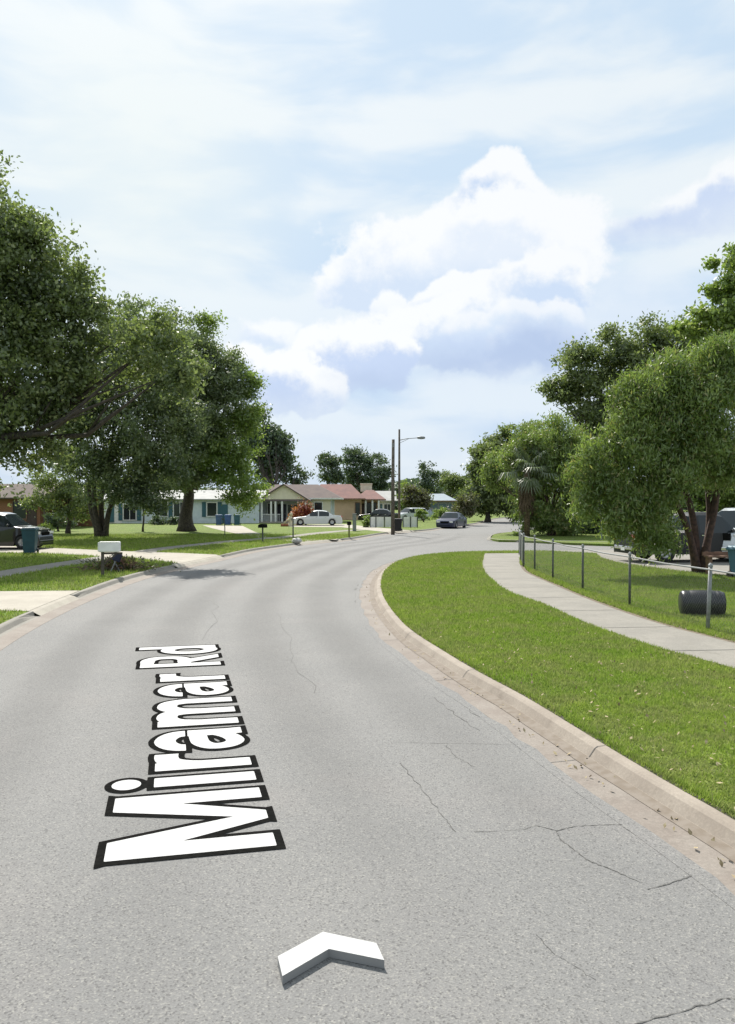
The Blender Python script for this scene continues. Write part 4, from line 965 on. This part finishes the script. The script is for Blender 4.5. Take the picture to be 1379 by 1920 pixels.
# ------------------------------------------------------------------ vehicles
def carpaint(name, c, metal=.3): return pm(name, c, rough=.28, metal=metal, coat=1.)
def vehicle(name, label, loc, rz, Ln, Wd, Ht, kind, paint, cat='car', group=None, plate=True, hatch=False):
    """nose points along local -x"""
    root = empty(name, loc, rz, label, cat, group); hw = Wd/2; wr = .33 if kind != 'pickup' else .40
    if kind == 'sedan': TP = [(0, .30), (.015, .42), (.04, .50), (.12, .545), (.27, .60), (.30, .625), (.43, .955), (.50, 1.), (.62, .985), (.70, .93), (.82, .70), (.86, .675), (.97, .64), (.99, .56), (1., .36)]; ws = (.30, .43); rw = (.70, .82); doors = (.345, .735)
    elif kind == 'suv': TP = [(0, .30), (.015, .44), (.04, .52), (.12, .57), (.24, .61), (.27, .63), (.39, .95), (.47, 1.), (.80, .985), (.90, .955), (.965, .70), (.985, .60), (1., .34)]; ws = (.27, .39); rw = (.90, .965); doors = (.30, .90)
    else: TP = [(0, .34), (.012, .48), (.03, .54), (.12, .575), (.23, .60), (.25, .62), (.34, .95), (.40, 1.), (.54, .99), (.585, .93), (.61, .64), (.62, .60), (.98, .60), (.99, .56), (1., .38)]; ws = (.25, .34); rw = (.585, .61); doors = (.27, .595)
    tx = [a for a, b in TP]; tz = [b for a, b in TP]
    belt = .60 if kind != 'pickup' else .585
    wx = (.175, .80) if kind == 'sedan' else ((.18, .80) if kind == 'suv' else (.17, .775))
    st = sorted(set([round(v, 4) for v in tx]+[round(v, 4) for q in wx for v in (q-wr*1.22/Ln, q-wr*.9/Ln, q-wr*.5/Ln, q, q+wr*.5/Ln, q+wr*.9/Ln, q+wr*1.22/Ln)]+[.34, .36, .52, .54, .69] + ([] if kind == 'pickup' else [.71])))
    prof = []
    z0 = .17/Ht*Ht*.9 if kind != 'pickup' else .32
    for t in st:
        top = float(np.interp(t, tx, tz))*Ht; cab = max(0., min(1., (top-(belt+.03)*Ht)/(.36*Ht)))
        nar = 1-.16*max(0, (.07-t)/.07)**1.5-.10*max(0, (t-.94)/.06)**1.5
        zb = z0
        for q in wx:
            dx = abs(t-q)*Ln
            if dx < wr*1.2: zb = max(zb, math.sqrt(max(0, (wr*1.2)**2-dx*dx))+wr*.98)
        wgt = hw*nar; zbelt = min(belt*Ht, top-.03)
        zb2 = min(zb, zbelt-.10)
        prof.append([(0, z0+.02), (wgt*.80, z0+.02), (wgt*.965, zb2), (wgt*.995, max(zb2+.03, min(zbelt-.05, (z0+zbelt)/2))), (wgt*(.985-.01*cab), zbelt), (wgt*(.93-.18*cab), zbelt+(top-zbelt)*.86), (wgt*(.78-.20*cab), top-.012), (0, top)])
    K = len(prof[0]); V = []
    for t, pr in zip(st, prof):
        x = t*Ln-Ln/2
        for y, z in pr: V.append((x, -y, z))
        for y, z in pr[1:-1][::-1]: V.append((x, y, z))
    NN = 2*K-2; body, gl = [], {'w': [], 's': [], 'r': []}
    for i in range(len(st)-1):
        t0, t1 = st[i], st[i+1]; tm = (t0+t1)/2
        for j in range(NN):
            jj = j if j < K-1 else NN-1-j; f = (i*NN+j, i*NN+(j+1) % NN, (i+1)*NN+(j+1) % NN, (i+1)*NN+j)
            key = None
            if ws[0] < tm < ws[1] and jj in (5, 6): key = 'w'
            elif rw[0] < tm < rw[1] and jj in (5, 6): key = 'r'
            elif jj == 4 and doors[0]-.01 < tm < doors[1] and not (.52 < tm < .54) and not (.34 < tm < .36 and kind == 'sedan') and not (.69 < tm < .71 and kind == 'suv'): key = 's'
            (gl[key] if key else body).append(f)
    body.append(tuple(range(NN))[::-1]); body.append(tuple((len(st)-1)*NN+k for k in range(NN)))
    def sub(nm, fs, mt, sm=True):
        used = sorted({i for f in fs for i in f}); mp = {a: b for b, a in enumerate(used)}; m = MB(); m.v = [V[i] for i in used]; m.f = [tuple(mp[i] for i in f) for f in fs]; m.m = [0]*len(fs)
        return m.build(nm, mt, root, smooth=sm)
    bo = sub('body', body, paint)
    try: bo.data.set_sharp_from_angle(angle=R(32))
    except Exception: pass
    for nm, k in (('windshield', 'w'), ('side_glass', 's'), ('rear_window', 'r')):
        if not gl[k]: continue
        if k == 's':
            for lo_ in (0, 1):
                fs_ = [f for f in gl[k] if (sum(V[i][1] for i in f) > 0) == bool(lo_)]
                grp = []
                for f in sorted(fs_, key=lambda f: min(f)):
                    for g0 in grp:
                        if any(set(f) & set(h) for h in g0): g0.append(f); break
                    else: grp.append([f])
                for g0 in grp: sub('side_window', g0, M['glass'])
        else: sub(nm, gl[k], M['glass'])
    for q in wx:
        for sy in (-1, 1):
            x = q*Ln-Ln/2; m = MB(); y0 = sy*(hw-.11)
            m.lathe([(wr*.58, -.11), (wr*.92, -.115), (wr, -.07), (wr, .07), (wr*.92, .115), (wr*.58, .11)], (x, y0, wr), 22, 'Y'); wh = m.build('wheel', M['tyre'], root, smooth=True)
            m = MB(); yy = sy*.085; m.lathe([(wr*.60, yy), (wr*.55, yy*1.1), (wr*.50, yy*.7), (.03, yy*.6), (0.001, yy*1.15)], (x, y0, wr), 22, 'Y')
            for k in range(5):
                a = 2*math.pi*k/5; m.box((x+math.cos(a)*wr*.28, y0+yy*.95, wr+math.sin(a)*wr*.28), (wr*.52, .02, wr*.15), rot=Matrix.Rotation(-a, 3, 'Y'))
            m.build('rim', M['rim'], wh)
    zh = float(np.interp(.03, tx, tz))*Ht-.10
    for sy in (-1, 1):
        m = MB(); m.box((-Ln/2+.10, sy*hw*.66, zh), (.16, hw*.36, .13), rz=sy*.30); m.build('headlight', M['amber'], root, bevel=.02)
        m = MB(); m.box((Ln/2-.09, sy*hw*.70, .56*Ht if kind != 'pickup' else .48*Ht), (.14, hw*.36, .14 if kind != 'pickup' else .3), rz=-sy*.2); m.build('taillight', M['red'], root, bevel=.02)
        m = MB(); xm = (ws[0]+.045)*Ln-Ln/2; m.box((xm, sy*(hw+.07), belt*Ht+.08), (.10, .17, .12)); m.build('mirror', paint, root, bevel=.03)
        for tt in (.49, .67) if kind != 'pickup' else (.50,):
            m = MB(); m.box((tt*Ln-Ln/2, sy*(hw*.992), belt*Ht-.09), (.15, .03, .03)); m.build('door_handle', M['chrome'], root)
    m = MB(); m.box((-Ln/2+.035, 0, zh-.04), (.05, hw*.80, .16 if kind != 'pickup' else .28)); g_ = m.build('grille', M['black'], root)
    m = MB(); m.box((-Ln/2+.03, 0, .36 if kind != 'pickup' else .52), (.12, hw*1.6, .15)); m.build('front_bumper', paint if kind != 'pickup' else M['chrome'], root, bevel=.03)
    m = MB(); m.box((Ln/2-.03, 0, .40 if kind != 'pickup' else .55), (.12, hw*1.6, .16)); m.build('rear_bumper', paint if kind != 'pickup' else M['chrome'], root, bevel=.03)
    m = MB(); m.box((Ln/2+.035, 0, .52), (.015, .32, .16)); m.build('number_plate', M['white'], root)
    return root
P_wh = carpaint('white_car_paint', (.60, .62, .62), 0.); P_nb = pm('navy_car_paint', (.008, .012, .05), rough=.35, coat=.35); P_bk = carpaint('black_car_paint', (.008, .009, .012)); P_si = carpaint('silver_car_paint', (.62, .65, .67), .1); P_dk = pm('dull_black_paint', (.010, .011, .013), rough=.45); P_gr = carpaint('pale_blue_car_paint', (.30, .38, .46), .4)
c = G(594, 985.5, Lz); vehicle('parked_sedan', 'white four door sedan parked on the drive before the cream house', (c.x, c.y+.9, Lz+.015), R(2), 95*scale_at(c.y), 1.85, 1.5, 'sedan', P_wh)
c = G(851, 991); vehicle('parked_sedan', 'dark navy sedan parked at the kerb near the bend facing the camera', (c.x, c.y+1.8, .0), R(68), 4.7, 1.85, 1.5, 'sedan', P_nb)
c = G(-8, 1030, Lz); vehicle('parked_car', 'black car on the driveway at the left edge behind the bin', (c.x-.1, c.y+.9, Lz+.012), R(176), 4.7, 1.9, 1.82, 'suv', P_bk)
c = G(712, 978, Lz); vehicle('parked_car', 'dark car parked behind the white panels beside the red roofed house', (c.x, c.y+2, Lz), R(-8), 4.9, 1.85, 1.5, 'sedan', P_bk)
c = G(770, 976, Lz); vehicle('parked_car', 'silver car in the drive just right of the poles', (c.x, c.y, Lz), R(35), 4.6, 1.8, 1.6, 'suv', P_si)
c = G(797, 971, Lz); vehicle('parked_car', 'small pale blue car in the drive left of the clipped shrub', (c.x, c.y, Lz), R(60), 4.4, 1.8, 1.5, 'sedan', P_gr)
c = G(1300, 1056, Lz); vehicle('pickup_truck', 'dark pickup truck mostly hidden behind the weeping feathery tree', (c.x+.35, c.y+1.2, Lz+.008), R(188), 5.6, 2., 1.95, 'pickup', P_dk, 'truck')
c = A(1340, 1050, 32.5); c = Vector((c.x+2.0, c.y+1.9, 0)); vehicle('pickup_truck', 'silver pickup truck at the right edge with its hood facing the fence', (c.x, c.y, Lz+.008), R(48), 5.6, 2., 2.1, 'pickup', P_si, 'truck')

# ------------------------------------------------------------------ bins and barrel
def bin_(label, loc, rz, col_, h=1.08, lid=None):
    root = empty('wheelie_bin', loc, rz, label, 'trash bin', 'wheeled refuse bins'); mt = pm('bin_plastic', col_, tuple(k*.8 for k in col_), 4., .5)
    m = MB(); w0, w1, d0, d1 = .24, .30, .26, .36; z1 = h*.92
    v = [(-w0, -d0, .05), (w0, -d0, .05), (w0, d0, .12), (-w0, d0, .12), (-w1, -d1, z1), (w1, -d1, z1), (w1, d1, z1), (-w1, d1, z1)]
    m.add(v, [(3, 2, 1, 0), (0, 1, 5, 4), (1, 2, 6, 5), (2, 3, 7, 6), (3, 0, 4, 7), (4, 5, 6, 7)]); m.box((0, 0, z1-.03), (w1*2+.06, d1*2+.05, .06)); m.build('body', mt, root, bevel=.012)
    m = MB(); m.box((0, 0, z1+.035), (w1*2+.05, d1*2+.08, .07), taper=.86); m.build('lid', lid or mt, root, bevel=.02)
    m = MB(); m.tube([(-w1, d1+.06, z1-.02), (w1, d1+.06, z1-.02)], .018, 8); m.build('handle', mt, root)
    for sx in (-1, 1):
        m = MB(); m.lathe([(.02, -.03), (.12, -.03), (.12, .03), (.02, .03)], (sx*(w0+.04), d0, .12), 14, 'X'); m.build('wheel', M['tyre'], root)
bin_('teal bin standing before the nose of the black car at left', GP_(57, 1038), R(10), (.018, .065, .09), 1.22)
for px, cc, lab in ((411, (.04, .10, .20), 'leftmost of the three bins beside the pale blue house'), (428, (.035, .10, .26), 'middle blue bin of the three beside the pale blue house'), (445, (.03, .11, .15), 'rightmost teal bin of the three beside the pale blue house')):
    bin_(lab, GP_(px, 985), R(4), cc)
bin_('black bin beside the foot of the wooden utility pole', GP_(747, 997), R(-6), (.012, .012, .014), 1.05)
bin_('pale blue bin at the right edge beyond the fence', GP_(1394, 1086), R(15), (.09, .20, .27), 1.02)
c = G(1325, 1157, Lz)
br_ = empty('plastic_barrel', (c.x, c.y+.26, Lz+.262), R(-9), 'black plastic barrel lying on its side in the fenced yard', 'barrel')
mb = pm('barrel_plastic', (.009, .010, .014), (.015, .016, .02), 6., .35)
m = MB(); m.lathe([(.0, -.42), (.21, -.42), (.24, -.40), (.258, -.35), (.258, -.28), (.246, -.265), (.262, -.24), (.266, 0), (.262, .24), (.246, .265), (.258, .28), (.258, .35), (.24, .40), (.21, .42)], (0, 0, 0), 30, 'X'); m.build('body', mb, br_, smooth=True)
m = MB(); m.lathe([(.225, .40), (.235, .435), (.21, .44), (.198, .41), (0.001, .405)], (0, 0, 0), 30, 'X'); m.lathe([(.035, .40), (.035, .43), (.001, .43)], (0, .12, .08), 10, 'X'); m.build('end_cap', mb, br_, smooth=True)

# ------------------------------------------------------------------ fence
fp = [G(px, py, Lz) for px, py in ((1327, 1181), (1181, 1137), (1093, 1107), (1037, 1086), (1003, 1071), (982, 1062.5))]
back = [(fp[0]-Vector((fp[1]-fp[0]).normalized())*3.3*k+Vector((.18*k, 0, 0))) for k in (1, 2)]
corner = fp[-1]; tail = [G(977, 1052, Lz), G(974, 1040, Lz)]
FP = [back[1], back[0]]+fp+tail; FP = [Vector((p.x, p.y, Lz)) for p in FP]
fr = empty('chain_link_fence', FP[2], 0, 'grey chain link fence with round posts along the right hand pavement', 'fence'); o_ = FP[2]; FH = 1.12
for i, p in enumerate(FP):
    q = p-o_; m = MB(); rr2 = .030 if i not in (2, 7) else .038
    lean = Vector((.05, 0, 0)) if i == 2 else Vector((0, 0, 0))
    m.tube([q-Vector((0, 0, .1)), q+Vector((0, 0, FH+.06))+lean], rr2, 8); po = m.build('post', M['dpost'] if i != 2 else M['galv'], fr, smooth=True)
    m = MB(); m.lathe([(rr2+.008, -.02), (rr2+.008, .02), (rr2*.6, .05), (.001, .06)], q+Vector((0, 0, FH+.06))+lean, 8); m.build('post_cap', M['galv'], po)
m = MB(); fl = [p-o_+Vector((0, 0, FH)) for p in FP]
for a, b in zip(fl[:-1], fl[1:]):
    md = a.lerp(b, .5)-Vector((0, 0, .02)); m.tube([a, md, b], .017, 7)
m.build('top_rail', M['wire'], fr)
m = MB()
for a, b in zip(FP[:-1], FP[1:]):
    a = a-o_; b = b-o_; l = (b-a).length; n = int(l/.085); hgt = FH-.04; t = (b-a)/l; nrm = Vector((t.y, -t.x, 0))*.0010
    k = int(hgt/.085)
    for i in range(-k, n+1):
        for sg in (0, 1):
            x0, x1 = i*.085, i*.085+k*.085; z0, z1 = (.03, .03+k*.085) if sg == 0 else (.03+k*.085, .03)
            if x0 < 0: z0 += (z1-z0)*(-x0)/(x1-x0); x0 = 0
            if x1 > l: z1 = z0+(z1-z0)*(l-x0)/(x1-x0); x1 = l
            if x1 <= x0: continue
            p = a+t*x0+Vector((0, 0, z0)); q = a+t*x1+Vector((0, 0, z1)); up = Vector((0, 0, .0009)); m.add([p-nrm-up, p+nrm-up, p+up, q-nrm-up, q+nrm-up, q+up], [(0, 1, 4, 3), (1, 2, 5, 4), (2, 0, 3, 5)])
m.build('wire_mesh', M['wire'], fr)
# weathered timber stand near the end post
c = GP_(1352, 1080)
st_ = empty('timber_stand', c, R(6), 'weathered reddish timber stand just behind the nearest fence post', 'garden stand')
m = MB(); m.box((0, 0, .62), (1.0, .28, .05)); m.box((0, .18, .70), (1.05, .05, .12)); m.build('top_board', M['rust'], st_)
for x in (-.40, .40):
    m = MB(); m.box((x, 0, .3), (.12, .2, .6)); m.build('leg', M['rust'], st_)

# white panels behind the poles
c = GP_(738, 989); wf = empty('panel_fence', c, 0, 'short run of low white panels with dark posts behind the poles', 'fence'); s = scale_at(c.y)
for a, b in ((695, 704.5), (706, 720), (722.5, 736), (757, 769), (771, 782)):
    m = MB(); x0, x1 = (a-738)*s, (b-738)*s; m.box(((x0+x1)/2, 0, .50), (x1-x0, .05, .92))
    m.build('panel', M['white'], wf)
for px in (705.2, 721.2, 756, 770, 783, 694.3):
    m = MB(); m.box(((px-738)*s, -.02, .5), (.09, .09, 1.04)); m.build('post', M['dpost'], wf)

# ------------------------------------------------------------------ poles
b = GP_(737, 999.5); h = A(737, 824, b.y).z-Lz
wp = empty('utility_pole', b, 0, 'shorter bare wooden utility pole beside the black bin', 'utility pole')
m = MB(); m.tube([(0, 0, -.2), (0, 0, h*.5), (.03, 0, h)], [.15, .13, .11], 12); m.build('pole', M['wood'], wp, smooth=True)
m = MB(); m.box((.0, -.13, h-.45), (.14, .12, .3)); m.build('bracket', M['galv'], wp)
b = A(749, 990, 70); b.z = Lz; h = A(749, 805, b.y).z-Lz; s = scale_at(b.y)
lp = empty('street_lamp', b, 0, 'tall slim street lamp pole with one long arm reaching right', 'street lamp')
m = MB(); m.tube([(0, 0, -.2), (0, 0, h*.5), (0, 0, h)], [.12, .10, .08], 12); m.build('pole', M['wood'], lp, smooth=True)
za = A(749, 823, b.y).z-Lz; m = MB(); m.tube([(.05, 0, za-.1), (.6, 0, za+.02), ((787-749)*s, 0, za+.10)], [.035, .03, .026], 8); m.tube([(.02, 0, za-.35), (.8, 0, za+.02)], .018, 6); m.build('arm', M['galv'], lp, smooth=True)
m = MB(); m.lathe([(.001, -.38), (.09, -.30), (.13, 0), (.10, .28), (.03, .34)], ((790-749)*s, 0, za+.10), 12, 'X'); m.build('lamp_head', M['galv'], lp, smooth=True)
b = GP_(1128, 1012); sp_ = empty('sign_post', b, 0, 'thin metal sign post at the far side of the side street', 'sign post')
m = MB(); m.box((0, 0, 1.0), (.07, .05, 2.2)); m.build('post', M['galv'], sp_)
m = MB(); m.lathe([(.001, -.02), (.30, -.02), (.30, .02), (.001, .02)], (0, .05, 2.15), 8, 'Y'); m.build('sign_back', M['galv'], sp_)

# ------------------------------------------------------------------ mailboxes and kerbside things
def mailbox(label, b, rz, post, box, hp, post_w=.09, size=(.5, .2, .24), flag=True, dx=0.):
    root = empty('mailbox', b, rz, label, 'mailbox', 'kerbside mailboxes'); m = MB(); m.box((0, 0, hp/2-.05), (post_w, post_w, hp+.1)); m.build('post', post, root)
    l, w_, h = size; m = MB(); pr = []
    for i in range(9):
        a = math.pi*i/8; pr.append((math.cos(a)*w_/2, h*.55+math.sin(a)*h*.45))
    pr = [(w_/2, 0)]+pr+[(-w_/2, 0)]; n = len(pr)
    for x in (-l/2, l/2): m.v += [(x+dx, y, hp+z) for y, z in pr]
    m.f += [(i, (i+1) % n, n+(i+1) % n, n+i) for i in range(n)]+[tuple(range(n)), tuple(range(n, 2*n))[::-1]]; m.m = [0]*len(m.f)
    bo = m.build('box', box, root)
    m = MB(); m.box((dx+l/2+.01, 0, hp+h*.5), (.02, w_*.9, h*.85)); m.build('door', box, bo)
    if flag: m = MB(); m.box((dx, -w_/2-.02, hp+h*.7), (.04, .02, .18)); m.build('flag', M['red'], bo)
b = GP_(193, 1080)
mw = pm('greyed_timber', (.10, .085, .07), (.06, .052, .045), 12., .9)
mbx = empty('mailbox', b, R(8), 'white box mailbox on a dark timber post by the left kerb', 'mailbox', 'kerbside mailboxes')
m = MB(); m.box((0, 0, .42), (.085, .085, 1.0)); m.box((.30, 0, .72), (.62, .07, .06)); m.tube([(.02, 0, .35), (.45, 0, .72)], .025, 6); m.build('post', mw, mbx)
m = MB(); m.box((.22, -.02, .93), (.66, .26, .33)); bo = m.build('box', M['white'], mbx, bevel=.035)
m = MB(); m.box((.22, -.155, 1.085), (.62, .012, .02)); m.box((-.115, -.02, .93), (.02, .22, .28)); m.build('door', M['white'], bo)
mailbox('small dark mailbox on a thin post right of the three bins', GP_(493, 1017), R(75), M['dpost'], M['black'], .85, .07, (.44, .40, .22), False)
mailbox('little dark mailbox on a yellow green post before the red roofed house', GP_(655, 1008), R(90), pm('yellow_green_post', (.16, .17, .04)), M['black'], .82, .11, (.45, .26, .24), True, )
b = GP_(550, 1017)
pt = empty('marker_post', b, 0, 'tall dark thin post with a pale rock at its foot', 'post'); m = MB(); m.box((0, 0, .62), (.075, .075, 1.35)); m.build('post', M['dpost'], pt); m = MB(); m.box((-.03, 0, 1.33), (.16, .12, .14)); m.build('cap_box', M['conc'], pt)
b = GP_(422, 1004); pt = empty('garden_post', b, 0, 'slender dark post on the lawn in front of the bins', 'post'); m = MB(); m.tube([(0, 0, -.1), (0, 0, .6), (-.1, 0, 1.15)], .035, 6); m.build('post', M['dpost'], pt); m = MB(); m.box((-.12, 0, 1.15), (.2, .1, .1)); m.build('fitting', M['dpost'], pt)
b = GP_(665, 996); pt = empty('utility_pedestal', b, 0, 'pale grey upright utility pedestal beside the yellow green mailbox post', 'utility box'); m = MB(); m.box((0, 0, .65), (.30, .25, 1.4)); m.build('cabinet', M['galv'], pt, bevel=.03); m = MB(); m.box((0, 0, 1.38), (.34, .29, .06)); m.build('cap', M['galv'], pt)
def rock(name, label, b, r0, sx, mat, seed):
    bm_ = __import__('bmesh').new(); __import__('bmesh').ops.create_icosphere(bm_, subdivisions=3, radius=r0); rr = random.Random(seed); ph = [rr.uniform(0, 6) for _ in range(6)]
    for v in bm_.verts:
        k = 1+.12*math.sin(v.co.x*9/r0*.3+ph[0])+.10*math.sin(v.co.y*4/r0+ph[1])+.08*math.sin(v.co.z*5/r0+ph[2]+v.co.x*3/r0); v.co *= k; v.co.x *= sx; v.co.z *= .75
    me = bpy.data.meshes.new(name); bm_.to_mesh(me); bm_.free(); me.materials.append(mat); o = bpy.data.objects.new(name, me); col.objects.link(o); o.location = (b.x, b.y, b.z+r0*.55); return tag(o, label, 'rock')
rock('white_rock', 'rounded whitish rock at the foot of the tall thin post', GP_(556, 1018), .24, 1.15, pm('pale_stone', (.50, .49, .46), (.40, .39, .37), 6., .9), 2)
# brush pile behind the white mailbox
b = GP_(222, 1069)
bp = empty('brush_pile', b, 0, 'pile of cut brown branches beside the white mailbox', 'brush pile'); rr = random.Random(4); m = MB()
for i in range(260):
    a = rr.uniform(0, 6.28); rd = abs(rr.gauss(0, .36)); p = Vector((math.cos(a)*rd*1.6, math.sin(a)*rd, rr.uniform(.02, .5)*max(0, 1-rd/1.1))); d = Vector((rr.gauss(0, 1), rr.gauss(0, 1), rr.gauss(0, .35))).normalized()*rr.uniform(.2, .6)
    m.tube([p-d*.5, p+Vector((0, 0, .04)), p+d*.5], [.014, .010, .004], 4)
m.build('branches', M['rust'], bp)
c3 = np.random.RandomState(3).normal(size=(1500, 3))*np.array([.55, .36, .13])+np.array([0, 0, .17]); leaves('dead_leaves', c3, np.tile([0, 0, 1.], (1500, 1)), .12, .5, M['brownleaf'], bp, 3)
wt_ = empty('discarded_frame', GP_(208, 1073), R(20), 'pale bent pushchair like frame dumped under the white mailbox', 'discarded item'); m = MB()
m.tube([(0, 0, .02), (.15, 0, .35), (.05, 0, .62), (.3, .1, .75)], .022, 6); m.tube([(.3, 0, .02), (.12, .05, .35), (.35, .1, .55)], .02, 6); m.build('frame', M['galv'], wt_)
m = MB(); m.lathe([(.09, -.02), (.12, -.02), (.12, .02), (.09, .02)], (.3, -.04, .12), 14, 'Y'); m.build('wheel', M['tyre'], wt_); m = MB(); m.box((.22, .06, .5), (.26, .2, .3), rot=Matrix.Rotation(.4, 3, 'Y')); m.build('bag', pm('navy_cloth', (.02, .024, .05), rough=.9), wt_, bevel=.04)
# porch clutter of the cream house
c = G(560, 981, Lz); rr = random.Random(6)
ob = empty('porch_ornament', (A(565, 970, 84).x, 84, Lz), 0, 'big orange and red bushy plant crowding the cream house porch', 'ornamental plant')
n = 2600; r = np.random.RandomState(2); cc = np.concatenate([r.normal(size=(n//2, 3))*[.34, .26, .34]+[-.3, 0, 1.0], r.normal(size=(n//2, 3))*[.36, .26, .38]+[.4, .1, 1.45]])
leaves('orange_foliage', cc[:n//2], np.tile([0, -.5, .8], (n//2, 1)), .2, .6, leafmat('orange_leaves', (.42, .12, .03), (.34, .07, .03), (.5, .2, .05)), ob, 3)
leaves('red_foliage', cc[n//2:], np.tile([0, -.5, .8], (n-n//2, 1)), .2, .6, leafmat('red_leaves', (.26, .03, .02), (.20, .025, .02), (.4, .1, .04)), ob, 4)
m = MB(); m.tube([(-.35, 0, -.05), (-.35, 0, 1.1)], [.12, .06], 8); m.tube([(.45, .1, -.05), (.45, .1, 1.4)], [.12, .06], 8); m.build('stem', M['bark'], ob)
st2 = empty('garden_statue', GP_(545, 987), 0, 'cream leaning garden statue beside the nose of the white sedan', 'statue'); mt = pm('cream_stone', (.60, .54, .40), (.48, .40, .28), 5., .8)
m = MB(); m.lathe([(.30, 0), (.32, .12), (.22, .16), (.18, .5), (.22, .72), (.16, .9), (.08, .98)], (0, 0, 0), 14); m.lathe([(.001, .95), (.13, 1.02), (.16, 1.14), (.12, 1.27), (.001, 1.33)], (.08, -.02, 0), 14); m.tube([(.1, -.1, .8), (-.25, -.2, .6), (-.6, -.2, .30)], [.09, .07, .06], 8); m.build('figure', mt, st2, smooth=True)
m = MB(); m.box((-.55, -.1, .12), (.7, .4, .24)); m.build('plinth', pm('terracotta', (.32, .12, .06), (.24, .09, .05), 8., .9), st2, bevel=.04)
